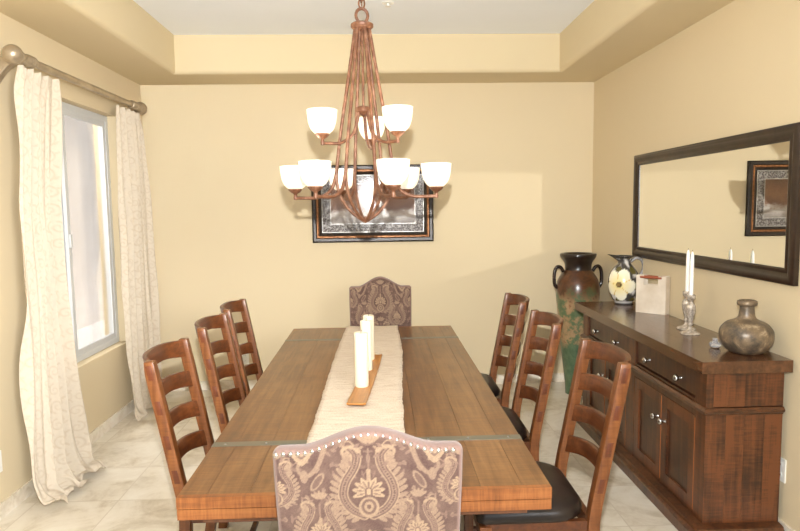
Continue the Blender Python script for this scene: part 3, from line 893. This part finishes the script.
# ------------------------------------------------------------------ framed picture on the back wall
pw, ph_ = .546, .345
pcx, pcz = -.0405, 1.680
pi_ = thing('framed_picture', 'dark framed art print under glass on the back wall behind the chandelier', 'picture', (pcx, YB, pcz))
fr = ring_frame('frame', pi_, M['pdark'], [(0, .001), (0, .03), (.012, .038), (.034, .036), (.040, .03)], pw, ph_, 'y')
ring_frame('gilt_band', fr, M['pgold'], [(.040, .03), (.044, .034), (.054, .034), (.060, .028)], pw, ph_, 'y')
ring_frame('inner_band', fr, M['pdark'], [(.060, .028), (.064, .031), (.078, .024), (.086, .02)], pw, ph_, 'y')
ring_frame('silver_fillet', fr, M['psilver'], [(.086, .02), (.088, .023), (.093, .023), (.095, .018)], pw, ph_, 'y')
ring_frame('mat_border', pi_, M['pmat'], [(.095, .013), (.162, .013)], pw, ph_, 'y')
ring_frame('inner_fillet', fr, M['psilver'], [(.162, .013), (.163, .015), (.168, .015), (.169, .012)], pw, ph_, 'y')
bm = NB(); box(bm, -pw+.166, pw-.166, -.012, -.004, -ph_+.166, ph_-.166); obj('art_print', bm, M['art'], pi_, smooth=0)
bm = NB(); v = [bm.verts.new((a, -.0175, b)) for a, b in ((-pw+.09, -ph_+.09), (pw-.09, -ph_+.09), (pw-.09, ph_-.09), (-pw+.09, ph_-.09))]
bm.faces.new(v); obj('glass', bm, M['pglass'], pi_, smooth=0)

# ------------------------------------------------------------------ urn on the floor
ur = thing('floor_urn', 'tall green and brown glazed floor urn with two handles in the corner', 'urn', (1.722, 5.31, 0))
bm = NB()
prof = [(0, .0), (.088, 0), (.094, .012), (.100, .1), (.118, .25), (.142, .45), (.162, .63), (.176, .78), (.184, .88), (.182, .94), (.172, .99), (.150, 1.035), (.124, 1.07), (.112, 1.09), (.110, 1.115), (.113, 1.14), (.124, 1.165), (.146, 1.195), (.152, 1.212), (.150, 1.226), (.138, 1.230), (.124, 1.222), (.108, 1.19), (.098, 1.13), (.1, 1.08), (0, 1.06)]
P2 = [(p.x, p.y) for p in smooth_path([(a, b, 0) for a, b in prof], 3)]
P2 = [(max(0, a), b) for a, b in P2]; P2[0] = (0, 0); P2[-1] = (0, 1.06)
lathe(bm, P2, seg=48); obj('body', bm, M['urn'], ur, smooth=60)
for s in (-1, 1):
    bm = NB()
    tube(bm, smooth_path([(s*.128, 0, 1.072), (s*.150, 0, 1.108), (s*.180, 0, 1.115), (s*.200, 0, 1.085), (s*.207, 0, 1.03), (s*.202, 0, .965), (s*.180, 0, .93)], 6), .015, 12)
    obj('handle', bm, M['urn_handle'], ur, smooth=60)

# ------------------------------------------------------------------ flower-painted pitcher
pt = thing('pitcher', 'ceramic pitcher painted with a big pale yellow flower on the sideboard', 'pitcher', (1.835, 4.585, SZ), math.radians(0))
prof = [(0, 0), (.062, 0), (.066, .008), (.064, .016), (.085, .045), (.103, .09), (.112, .14), (.110, .19), (.098, .235), (.074, .275), (.052, .30), (.046, .318), (.050, .335), (.062, .352), (.070, .360), (.066, .362), (.056, .348), (.042, .325), (.040, .30), (0, .28)]
P2 = [(max(0, p.x), p.y) for p in smooth_path([(a, b, 0) for a, b in prof], 5)]
P2[0] = (0, 0); P2[-1] = (0, .28)
bm = NB(); rings = lathe(bm, P2, seg=96)
for vtx in bm.verts:                                              # pull a spout out of the rim towards -x
    if vtx.co.z > .32:
        k = (vtx.co.z-.32)/.04; a = math.atan2(vtx.co.y, vtx.co.x); d = math.cos(a-PI)
        if d > .5:
            q = ((d-.5)/.5)**1.5*k; vtx.co.x -= .055*q; vtx.co.z += .012*q
bo = obj('body', bm, M['jug'], pt, smooth=60)
co = np.array([v.co for v in bo.data.vertices]); ang = np.arctan2(co[:, 1], co[:, 0])
# flower faces the camera: direction from the pitcher to the camera is about (-.35,-.93)
fa = math.atan2(-.76, -.65)
d = (ang-fa+PI) % (2*PI)-PI
U = d*.105; Vv = co[:, 2]-.155
cols = np.empty((len(co), 3))
cols[:] = s2l((74, 70, 66))
wv = np.sin(co[:, 2]*60+np.sin(ang*3)*2)+np.sin(ang*7+co[:, 2]*40)
cols[wv > .2] = s2l((150, 146, 142)); cols[wv > 1.0] = s2l((214, 210, 204))
lf = (np.sin(ang*5+1)+np.sin(co[:, 2]*55)) > .9
cols[lf] = s2l((92, 84, 40))
bandz = co[:, 2] < .03; cols[bandz] = s2l((196, 192, 188)); cols[co[:, 2] < .012] = s2l((70, 66, 64))
rad = np.hypot(U, Vv); th = np.arctan2(Vv, U)
pet = .086+.036*np.abs(np.cos(th*2.5+.4))
fl = rad < pet
cc = np.array(s2l((250, 238, 190))); cw = np.array(s2l((252, 246, 222))); 
tfl = np.clip(rad/.1, 0, 1)[:, None]
cols[fl] = (np.array(s2l((240, 214, 120)))*(1-tfl)+cw*tfl)[fl]
edge = fl & (np.abs(np.cos(th*2.5+.4)) < .12) & (rad > .03); cols[edge] = s2l((222, 190, 110))
cen = rad < .021; cols[cen] = s2l((96, 76, 40)); cols[rad < .012] = s2l((140, 112, 70))
neck = co[:, 2] > .345; cols[neck] = s2l((52, 48, 46))
set_colors(bo.data, cols)
bm = NB(); tube(bm, smooth_path([(.048, -.0, .315), (.085, -.01, .345), (.125, -.02, .325), (.138, -.02, .275), (.122, -.015, .225), (.098, -.01, .20)], 6), .011, 12)
obj('handle', bm, M['jug_handle'], pt, smooth=60)

# ------------------------------------------------------------------ canvas tote basket
tt_ = thing('tote_basket', 'cream canvas tote-shaped basket with a red-brown wooden handle on the sideboard', 'basket', (1.868, 4.165, SZ), math.radians(-48))
bm = NB()
wb, db, hb = .102, .032, .258
def tot(sgn):
    # one face with a handle slot cut out of its top
    sl, sh = .050, .062
    outline = [(-wb, 0), (wb, 0), (wb*.97, hb), (sl, hb), (sl, hb-sh), (-sl, hb-sh), (-sl, hb), (-wb*.97, hb)]
    prism(bm, outline, 'y', sgn*db-.003, sgn*db+.003)
tot(-1); tot(1)
for s in (-1, 1):
    prism(bm, [(-db, 0), (db, 0), (db, hb), (-db, hb)], 'x', s*wb*.985-.003, s*wb*.985+.003)
box(bm, -wb, wb, -db, db, 0, .004)
obj('bag', bm, M['canvas'], tt_, bevel=.0012, seg=1)
for s in (-1, 1):
    bm = NB(); tube(bm, [(-.074, s*db, hb-.012), (.074, s*db, hb-.012)], .008, 10)
    obj('handle', bm, M['redwood'], tt_)

# ------------------------------------------------------------------ candlesticks and taper candles
def candlestick(x, yy, lab, lab2):
    t = thing('candlestick', lab, 'candlestick', (x, yy, SZ), group='smoky glass candlesticks')
    bm = NB()
    prof = [(0, 0), (.050, 0), (.052, .004), (.046, .010), (.026, .018), (.012, .030), (.010, .045), (.015, .056), (.012, .066), (.016, .085), (.024, .118), (.027, .150), (.022, .172), (.012, .182), (.016, .192), (.023, .200), (.024, .222), (.021, .226), (.013, .224), (.012, .206), (0, .206)]
    P2 = [(max(0, p.x), p.y) for p in smooth_path([(a, b, 0) for a, b in prof], 3)]; P2[0] = (0, 0); P2[-1] = (0, .206)
    lathe(bm, P2, seg=32); obj('stick', bm, M['mercury'], t, smooth=70)
    k = thing('taper_candle', lab2, 'candle', (x, yy, SZ+.2065), group='white taper candles')
    bm = NB(); lathe(bm, [(0, 0), (.0112, 0), (.0112, .03), (.0108, .2), (.009, .245), (.004, .262), (0, .265)], seg=20); obj('wax_body', bm, M['waxw'], k, smooth=60)
    bm = NB(); tube(bm, [(0, 0, .262), (.001, 0, .274)], .001, 6); obj('wick', bm, M['wick'], k)
candlestick(1.777, 3.465, 'smoky glass candlestick nearer the front edge of the sideboard', 'white taper candle standing in the nearer glass candlestick')
candlestick(1.824, 3.605, 'smoky glass candlestick behind the other one, closer to the wall', 'white taper candle standing in the rear glass candlestick by the wall')

# ------------------------------------------------------------------ squat bottle and crystal stopper
bt_ = thing('squat_bottle', 'squat mottled pewter-coloured bottle at the near end of the sideboard', 'bottle', (1.822, 3.0, SZ))
bm = NB()
prof = [(0, 0), (.055, 0), (.075, .004), (.098, .022), (.118, .055), (.123, .090), (.116, .120), (.092, .148), (.060, .163), (.042, .175), (.036, .195), (.033, .225), (.034, .240)]
P2 = [(max(0, p.x), p.y) for p in smooth_path([(a, b, 0) for a, b in prof], 4)]; P2[0] = (0, 0)
P2 += [(.026, .240), (.026, .2), (0, .19)]
lathe(bm, P2, seg=48); bo = obj('body', bm, M['bottle'], bt_, smooth=60)
bm = NB(); lathe(bm, [(.034, .232), (.044, .236), (.047, .246), (.045, .258), (.036, .262), (.026, .258), (.026, .232)], seg=32, cap=False); obj('lip', bm, M['bottle'], bt_, smooth=60)
cr = thing('crystal_knob', 'small clear crystal knob lying beside the squat bottle', 'ornament', (1.722, 3.10, SZ))
bm = NB(); lathe(bm, [(0, 0), (.016, 0), (.027, .010), (.029, .022), (.022, .032), (.012, .036), (.011, .044), (.016, .050), (0, .054)], seg=10); obj('stone', bm, M['crystal'], cr, smooth=0)
bm = NB(); lathe(bm, [(0.018, .0005), (.0195, .0015), (.0215, .005), (.0205, .0055), (.0175, .002)], seg=24, cap=False); obj('metal_ring', bm, M['nickel'], cr)

# ------------------------------------------------------------------ chandelier
CH = (-.061, 3.2)
ch = thing('chandelier', 'two-tier copper-bronze chandelier with nine lit glass shades over the table', 'chandelier', (CH[0], CH[1], ZC))
def cz(z): return z-ZC
bm = NB(); lathe(bm, [(0, 0), (.065, 0), (.063, -.012), (.045, -.026), (.015, -.032), (0, -.034)], seg=32); obj('ceiling_canopy', bm, M['bronze'], ch, smooth=50)
bm = NB()
def link(bm, c, rx, rz, ang, th):
    pts = []
    for k in range(20):
        a = 2*PI*k/20; u, v = rx*math.cos(a), rz*math.sin(a)
        pts.append((c[0]+u*math.cos(ang), c[1]+u*math.sin(ang), c[2]+v))
    tube(bm, pts, th, 7, closed=True)
nl = 13; z0, z1 = cz(2.632), -.034
for k in range(nl): link(bm, (0, 0, z0+(z1-z0)*(k+.5)/nl), .015, .024, k*PI/2+.3, .0042)
tube(bm, smooth_path([(.006, 0, z1), (-.008, .006, z1-.12), (.007, -.004, z1-.25), (0, 0, z0)], 8), .0028, 6)
obj('chain', bm, M['bronze'], ch, smooth=60)
bm = NB(); link(bm, (0, 0, cz(2.588)), .030, .034, .25, .0078); obj('loop', bm, M['bronze'], ch, smooth=60)
bm = NB(); lathe(bm, [(0, cz(2.553)), (.045, cz(2.553)), (.056, cz(2.546)), (.056, cz(2.533)), (.046, cz(2.523)), (.02, cz(2.520)), (0, cz(2.520))], seg=32); obj('crown_disc', bm, M['bronze'], ch, smooth=50)
bm = NB(); lathe(bm, [(0, cz(2.522)), (.007, cz(2.522)), (.007, cz(2.15)), (.03, cz(2.146)), (.036, cz(2.138)), (.036, cz(2.122)), (.02, cz(2.11)), (.008, cz(2.10)), (0, cz(2.085))], seg=20); obj('centre_column', bm, M['bronze'], ch, smooth=50)
def shade_at(parent, x, yy, zb, sc=1.0):
    """bronze cup at zb plus bowl shade above; returns"""
    bm = NB(); lathe(bm, [(0, -.030), (.006, -.030), (.008, -.018), (.010, -.008), (.024, .0), (.036, .012), (.034, .018), (.0, .016)], (x, yy, zb), 20); cup = obj('shade_cup', bm, M['bronze'], parent, smooth=50)
    bm = NB()
    pr = [(.022, .014), (.038, .020), (.056, .038), (.068, .066), (.074, .098), (.077, .132)]
    pr = [(p.x*sc, p.y) for p in smooth_path([(a, b, 0) for a, b in pr], 4)]
    inn = [(a-.004, b+.001) for a, b in pr[::-1]]
    lathe(bm, pr+inn, (x, yy, zb), 32, cap=False)
    sh = obj('lamp_shade', bm, M['shade'], parent, smooth=60)
    bm = NB(); lathe(bm, [(0, .02), (.011, .022), (.013, .035), (.020, .055), (.021, .07), (.013, .088), (0, .094)], (x, yy, zb), 14); obj('bulb', bm, M['bulb'], parent, smooth=60)
    L = bpy.data.lights.new('bulb_light', 'POINT'); L.energy = BULB; L.color = (1, .92, .80); L.shadow_soft_size = .02
    lo = bpy.data.objects.new('bulb_light', L); COL.objects.link(lo); lo.parent = parent; lo.location = (x, yy, zb+.125)
BULB = 1.1
def rad_path(pts, a):
    return [(r*math.cos(a), r*math.sin(a), cz(z)) for r, z in pts]
for k in range(6):
    a = math.radians(-8+60*k); R0 = .362
    bm = NB()
    pth = smooth_path(rad_path([(.036, 2.522), (.062, 2.36), (.092, 2.18), (.122, 2.0), (.138, 1.88), (.150, 1.80), (.178, 1.73), (.235, 1.698), (.30, 1.694), (R0, 1.696)], a), 6)
    tube(bm, pth, .0088, 10)
    lathe(bm, [(0, -.014), (.009, -.012), (.011, 0), (.009, .012), (0, .014)], (R0*math.cos(a), R0*math.sin(a), cz(1.698)), 12)
    for z, r in ((2.0, .107), (1.93, .1165)):
        pass
    arm = obj('lower_arm', bm, M['bronze'], ch, smooth=60)
    shade_at(arm, R0*math.cos(a), R0*math.sin(a), cz(1.724))
    bm = NB()
    tube(bm, smooth_path(rad_path([(.140, 1.87), (.146, 1.80), (.138, 1.735), (.112, 1.672), (.066, 1.615), (.008, 1.574)], a), 6), .0078, 10)
    obj('basket_strap', bm, M['bronze'], ch, smooth=60)
bm = NB(); lathe(bm, [(0, cz(1.60)), (.012, cz(1.592)), (.013, cz(1.578)), (.006, cz(1.568)), (0, cz(1.560))], seg=16); obj('finial', bm, M['bronze'], ch, smooth=50)
for k in range(3):
    a = math.radians(-40+120*k); R0 = .216
    bm = NB()
    tube(bm, smooth_path(rad_path([(.022, 2.13), (.034, 2.08), (.052, 2.02), (.085, 1.984), (.13, 1.962), (.18, 1.960), (R0, 1.961)], a), 6), .0082, 10)
    lathe(bm, [(0, -.013), (.009, -.011), (.010, 0), (.009, .011), (0, .013)], (R0*math.cos(a), R0*math.sin(a), cz(1.962)), 12)
    arm = obj('upper_arm', bm, M['bronze'], ch, smooth=60)
    shade_at(arm, R0*math.cos(a), R0*math.sin(a), cz(1.988), .985)

# ------------------------------------------------------------------ curtain rod
RX, RZ = XL+.125, 2.482
rd = thing('curtain_rod', 'pewter-coloured curtain rod with ball finials above the window', 'curtain rod', (RX, 4.4, RZ))
bm = NB(); lathe(bm, [(.022, -.75), (.022, .72)], (0, 0, 0), 20, ax='y'); obj('pole', bm, M['rod'], rd, smooth=50)
def finial(s, yc):
    bm = NB()
    pr = [(.024, .0), (.031, .004), (.034, .012), (.031, .020), (.026, .026), (.033, .032), (.035, .040), (.031, .048), (.027, .054), (.034, .060), (.034, .068), (.027, .076), (.025, .10), (.030, .125), (.036, .140), (.034, .150), (.026, .160)]
    ball = [(.052*math.sin(q), .200-.052*math.cos(q)) for q in [PI*(.17+.83*i/12) for i in range(13)]]
    pr = pr+ball; pr[-1] = (0, pr[-1][1])
    lathe(bm, [(r, s*h) for r, h in pr], (0, yc, 0), 24, ax='y')
    obj('finial', bm, M['rod'], rd, smooth=50)
finial(-1, -.70); finial(1, .71)
for yb in (-.84, .955):
    bm = NB(); path = []
    for k in range(11):
        u = k/10; x = -.124+.124*u
        half = .070*(1-u)**2+.016; w_ = .024
        zc_ = -.045*(1-u)**1.5-.012
        path.append([(x, yb-w_, zc_-half), (x, yb+w_, zc_-half), (x, yb+w_, zc_+half*.8), (x, yb-w_, zc_+half*.8)])
    sweep_rect(bm, path); obj('bracket', bm, M['rod'], rd, bevel=.004, smooth=50)

# ------------------------------------------------------------------ curtains
def scrolls(S, Tt):
    """vine-scroll pattern on cloth coordinates in metres"""
    A = np.zeros(S.shape); tw, thh = .15, .21
    col = np.floor(S/tw); u = S-col*tw; flip = (col.astype(int) % 2) == 0
    v = np.mod(Tt+np.where(flip, 0, thh/2), thh); u = np.where(flip, u, tw-u)
    tmp = np.zeros(S.shape)
    def spiral(cx, cz, r, a0, turns, sg):
        q = np.linspace(0, turns*2*PI, 26)
        rr = r*(1-q/(turns*2*PI)*.85)
        return [(cx+rr_*math.cos(a0+sg*qq), cz+rr_*math.sin(a0+sg*qq)) for rr_, qq in zip(rr, q)]
    for p_, w0, w1 in ((spiral(.075, .055, .042, -1.2, 1.4, 1), .0055, .0025), (spiral(.085, .155, .036, 1.5, 1.3, -1), .005, .0025), (spiral(.03, .115, .022, 0, 1.2, 1), .004, .002)):
        stroke(tmp, u, v, p_, w0, 1.0, w1, .0025)
    stem = [p[:2] for p in smooth_path([(.02, -.01, 0), (.045, .05, 0), (.02, .1, 0), (.05, .15, 0), (.02, .22, 0)], 6)]
    stroke(tmp, u, v, stem, .003, .9, .003, .0025)
    for c, a in (((.12, .03), .7), ((.12, .1), -.6), ((.04, .185), .9), ((.125, .18), .4), ((.02, .045), -.5)): ell(tmp, u, v, c, .016, .0065, a, .9)
    return tmp
def make_curtain(name, lab, levels, nf, seed, puddle):
    """levels: (z, y0, y1, x, fold amplitude); cloth mapped between them"""
    rnd = np.random.default_rng(seed)
    nu, nv = 200, 420
    lv = np.array(levels, float)
    s = np.concatenate([[0], np.cumsum(np.hypot(np.diff(lv[:, 0]), np.diff(lv[:, 3])))])
    q = np.linspace(0, s[-1], nv)
    f = lambda c: np.interp(q, s, lv[:, c])
    def sm(a, k=9):
        p = np.pad(a, k, mode='edge'); return np.convolve(p, np.ones(2*k+1)/(2*k+1), 'valid')
    z, y0, y1, x, am = (sm(f(c)) for c in range(5))
    z[:6] = f(0)[:6]
    u = np.linspace(0, 1, nu)
    U, Q = np.meshgrid(u, q)
    # folds wander slowly down the drop
    ph = rnd.uniform(0, 2*PI, 4)
    frac = Q/s[-1]
    W = U+.022*np.sin(2*PI*(1.3*frac)+ph[0]+U*5)+.012*np.sin(2*PI*2.9*frac+ph[1]+U*9)
    ir = .75+.35*np.sin(W*2*PI*1.7+ph[2])+.2*np.sin(W*2*PI*3.1+ph[3])
    fold = np.sin(2*PI*nf*W)*ir+.3*np.sin(2*PI*nf*2.2*W+ph[1]+frac*3)
    pinch = np.exp(-(Q/.07)**2)*.5*np.sin(2*PI*nf*2*U)
    X = x[:, None]+am[:, None]*(fold+pinch)
    Y = y0[:, None]+(y1-y0)[:, None]*U+am[:, None]*.35*np.cos(2*PI*nf*W)*np.sin(PI*U)
    Z = np.repeat(z[:, None], nu, 1)+.006*np.sin(PI*2*nf*U)*np.exp(-(Q/.05)**2)
    # crumples where the cloth piles on the floor
    low = np.clip((.16-Z)/.16, 0, 1)
    cr_ = np.abs(np.sin(Y*31+X*18+ph[0]))*.6+np.abs(np.sin(Y*17-X*37+ph[2]))*.4
    Z = Z+low*cr_*puddle
    X = X+low*.03*np.sin(Y*26+ph[3]); Y = Y+low*.015*np.sin(X*40+Y*14)
    X = np.maximum(X, XL+.022); Z = np.maximum(Z, .006)
    cloth_w = 1.05
    A = scrolls(U*cloth_w+.03, s[-1]-Q)
    A = np.clip(A*.42+(rnd.random(A.shape)-.5)*.1, 0, 1)[..., None]
    c0, c1 = np.array(s2l((206, 193, 173))), np.array(s2l((182, 160, 133)))
    Cc = c0+(c1-c0)*A
    me = bpy.data.meshes.new(name)
    idx = np.arange(nu*nv).reshape(nv, nu)
    F = np.stack([idx[:-1, :-1], idx[1:, :-1], idx[1:, 1:], idx[:-1, 1:]], -1).reshape(-1, 4)
    me.from_pydata(np.stack([X, Y, Z], -1).reshape(-1, 3).tolist(), [], F.tolist())
    me.polygons.foreach_set('use_smooth', [True]*len(me.polygons))
    set_colors(me, Cc.reshape(-1, 3)); me.materials.append(M['curtain'])
    o = bpy.data.objects.new(name, me); COL.objects.link(o)
    tag(o, lab, 'curtain', 'scroll-patterned cream curtains')
    return o
make_curtain('curtain', 'cream scroll-patterned curtain at the near side of the window, puddling on the floor',
    [(2.440, 3.57, 3.98, -1.936, .012), (2.33, 3.53, 3.95, -1.936, .026), (1.7, 3.44, 3.83, -1.93, .034), (1.1, 3.42, 3.86, -1.925, .034), (.6, 3.39, 3.93, -1.92, .036), (.2, 3.34, 3.97, -1.91, .042), (.06, 3.33, 3.97, -1.88, .042), (.022, 3.36, 3.95, -1.83, .025), (.012, 3.40, 3.92, -1.76, .012)], 4.5, 5, .045)
make_curtain('curtain', 'cream scroll-patterned curtain at the far side of the window by the corner',
    [(2.430, 4.83, 5.26, -1.936, .014), (2.3, 4.81, 5.29, -1.935, .026), (1.8, 4.75, 5.34, -1.925, .034), (1.1, 4.74, 5.36, -1.92, .034), (.5, 4.75, 5.37, -1.92, .034), (.16, 4.77, 5.36, -1.915, .034), (.03, 4.79, 5.36, -1.905, .03), (.012, 4.80, 5.34, -1.86, .012)], 4.5, 11, .02)

# ------------------------------------------------------------------ outlets and ceiling sprinkler
def outlet(loc, rz, lab):
    t = thing('wall_outlet', lab, 'outlet', loc, rz)
    bm = NB(); box(bm, -.036, .036, -.007, -.0005, -.058, .058); obj('cover_plate', bm, M['white'], t, bevel=.003)
    for s in (-1, 1):
        bm = NB(); lathe(bm, [(0, -.0095), (.016, -.0095), (.0165, -.006), (0, -.006)], (0, 0, s*.026), 20, ax='y'); r_ = obj('receptacle', bm, M['white'], t)
        bm = NB(); box(bm, -.007, -.005, -.0102, -.009, s*.026-.005, s*.026+.005); box(bm, .005, .007, -.0102, -.009, s*.026-.005, s*.026+.005); obj('slot', bm, M['slot'], r_)
outlet((XL, 3.31, .306), PI/2, 'white wall outlet on the window wall, beside the near curtain')
outlet((XR, 2.90, .335), -PI/2, 'white wall outlet beside the near end of the sideboard')
outlet((-1.234, YB, .288), 0, 'white wall outlet low on the back wall, seen between the chair slats')
sp = thing('ceiling_sprinkler', 'small white sprinkler cover on the ceiling beyond the chandelier chain', 'sprinkler', (.097, 4.46, ZC))
bm = NB(); lathe(bm, [(0, 0), (.042, 0), (.041, -.004), (.03, -.007), (0, -.007)], seg=24); obj('cover', bm, M['white'], sp)
bm = NB(); lathe(bm, [(0, -.006), (.01, -.007), (.009, -.02), (.022, -.022), (.022, -.024), (0, -.025)], seg=16); obj('deflector', bm, M['white'], sp)

# ------------------------------------------------------------------ lights
wd = bpy.data.worlds.new('world'); scene.world = wd; wd.use_nodes = True
bg = wd.node_tree.nodes['Background']; bg.inputs[0].default_value = (.95, .98, 1.0, 1); bg.inputs[1].default_value = .78
def light(name, typ, loc, energy, color=(1, 1, 1), aim=None, **kw):
    L = bpy.data.lights.new(name, typ); L.energy = energy; L.color = color
    for k, v in kw.items(): setattr(L, k, v)
    o = bpy.data.objects.new(name, L); COL.objects.link(o); o.location = loc
    if aim is not None: o.rotation_euler = (Vector(aim)-Vector(loc)).to_track_quat('-Z', 'Y').to_euler()
    return o
# camera flash (its height is where the chandelier's shadow says it is)
fl = light('flash', 'AREA', (.0, .0, 1.87), 34, (.97, .99, 1), aim=(-.1, 5.6, 1.55), shape='RECTANGLE', size=.045, size_y=.03)
fl.data.use_nodes = True
nt = fl.data.node_tree; em = nt.nodes['Emission']; fo = nt.nodes.new('ShaderNodeLightFalloff'); fo.inputs['Strength'].default_value = 1.0
nt.links.new(fo.outputs['Linear'], em.inputs['Strength'])
# large soft fill lamp added behind the camera, tilted up to lift the ceiling
light('rear_fill', 'AREA', (-.1, -1.2, 2.0), 16, (.95, .98, 1), aim=(0, 3.2, 3.2), shape='RECTANGLE', size=2.6, size_y=1.2)
light('left_wall_fill', 'AREA', (1.5, -.9, 2.2), 26, (.97, .98, 1), aim=(-2.0, 3.6, 1.2), shape='RECTANGLE', size=1.0, size_y=1.0, spread=math.radians(60))  # extra fill lamp, added to brighten the left wall
light('window_daylight', 'AREA', (-3.0, 4.7, 3.3), 150, (1, .99, .97), aim=(-.7, 3.5, 0), shape='RECTANGLE', size=1.4, size_y=.6)
# daylight on the neighbouring wall
light('sun', 'SUN', (-6, 2, 8), 5, (1, .97, .92), aim=(-7.2, 3, 5.5), angle=.02)
# flash bounced off the mirror on to the back wall: a hard-edged beam leaving the mirror
vx, vy, vz = 2*(XR-.014), 0.0, 1.87
def onwall(my, mz):
    k = YB/my; return (vx-(vx-(XR-.014))*k, YB, vz+(mz-vz)*k)
q1, q2 = 3.768+hwm-.08, 3.768-hwm+.08
zt_, zb_ = 1.627+hhm-.08, 1.627-hhm+.08
quad = [onwall(q1, zb_), onwall(q1, zt_), onwall(q2, zt_), onwall(q2, zb_)]       # right-bottom, right-top, left-top, left-bottom
src = Vector((1.90, 3.95, 1.62)); tgt = Vector(((quad[0][0]+quad[3][0])/2, YB, 1.45))
bl = light('mirror_bounce', 'SPOT', src, 26, (1, .98, .93), aim=tgt, spot_size=math.radians(130), spot_blend=0.0, shadow_soft_size=0.0)
bpy.context.view_layer.update()
inv = bl.matrix_world.inverted()
L2 = []
for p_ in quad:
    v_ = inv @ Vector(p_); L2.append((v_.x/-v_.z, v_.y/-v_.z))
bl.data.use_nodes = True
nt = bl.data.node_tree; em = nt.nodes['Emission']
tc = nt.nodes.new('ShaderNodeTexCoord'); sp_ = nt.nodes.new('ShaderNodeSeparateXYZ'); nt.links.new(tc.outputs['Normal'], sp_.inputs[0])
def mth(op, a, b=None, clamp=False):
    n = nt.nodes.new('ShaderNodeMath'); n.operation = op; n.use_clamp = clamp
    for i, v in enumerate((a, b)):
        if v is None: continue
        if isinstance(v, bpy.types.NodeSocket): nt.links.new(v, n.inputs[i])
        else: n.inputs[i].default_value = v
    return n.outputs[0]
az = mth('ABSOLUTE', sp_.outputs['Z']); pu = mth('DIVIDE', sp_.outputs['X'], az); pv = mth('DIVIDE', sp_.outputs['Y'], az)
mask = None
cu, cv = sum(a for a, b in L2)/4, sum(b for a, b in L2)/4
for i in range(4):
    (x0, y0), (x1, y1) = L2[i], L2[(i+1) % 4]
    nx_, ny_ = -(y1-y0), (x1-x0); l = math.hypot(nx_, ny_); nx_ /= l; ny_ /= l
    if (cu-x0)*nx_+(cv-y0)*ny_ < 0: nx_, ny_ = -nx_, -ny_
    dd = mth('ADD', mth('MULTIPLY', pu, nx_), mth('MULTIPLY', pv, ny_)); dd = mth('SUBTRACT', dd, x0*nx_+y0*ny_)
    soft = 120 if i != 2 else 4
    m_ = mth('MULTIPLY', dd, soft, True)
    mask = m_ if mask is None else mth('MULTIPLY', mask, m_)
nt.links.new(mask, em.inputs['Strength'])

# ------------------------------------------------------------------ camera
cam = bpy.data.cameras.new('camera'); co_ = bpy.data.objects.new('camera', cam); COL.objects.link(co_); scene.camera = co_
cam.sensor_width = 36; cam.lens = 625/800*36; cam.clip_start = .05
pitch, yaw, roll = .0916, .0349, .0133
Rm = Matrix.Rotation(-yaw, 3, 'Z') @ Matrix.Rotation(PI/2-pitch, 3, 'X') @ Matrix.Rotation(-roll, 3, 'Z')
co_.matrix_world = Matrix.Translation((0, 0, 1.6369)) @ Rm.to_4x4()
scene.view_settings.view_transform = 'Standard'
scene.view_settings.exposure = 0.0
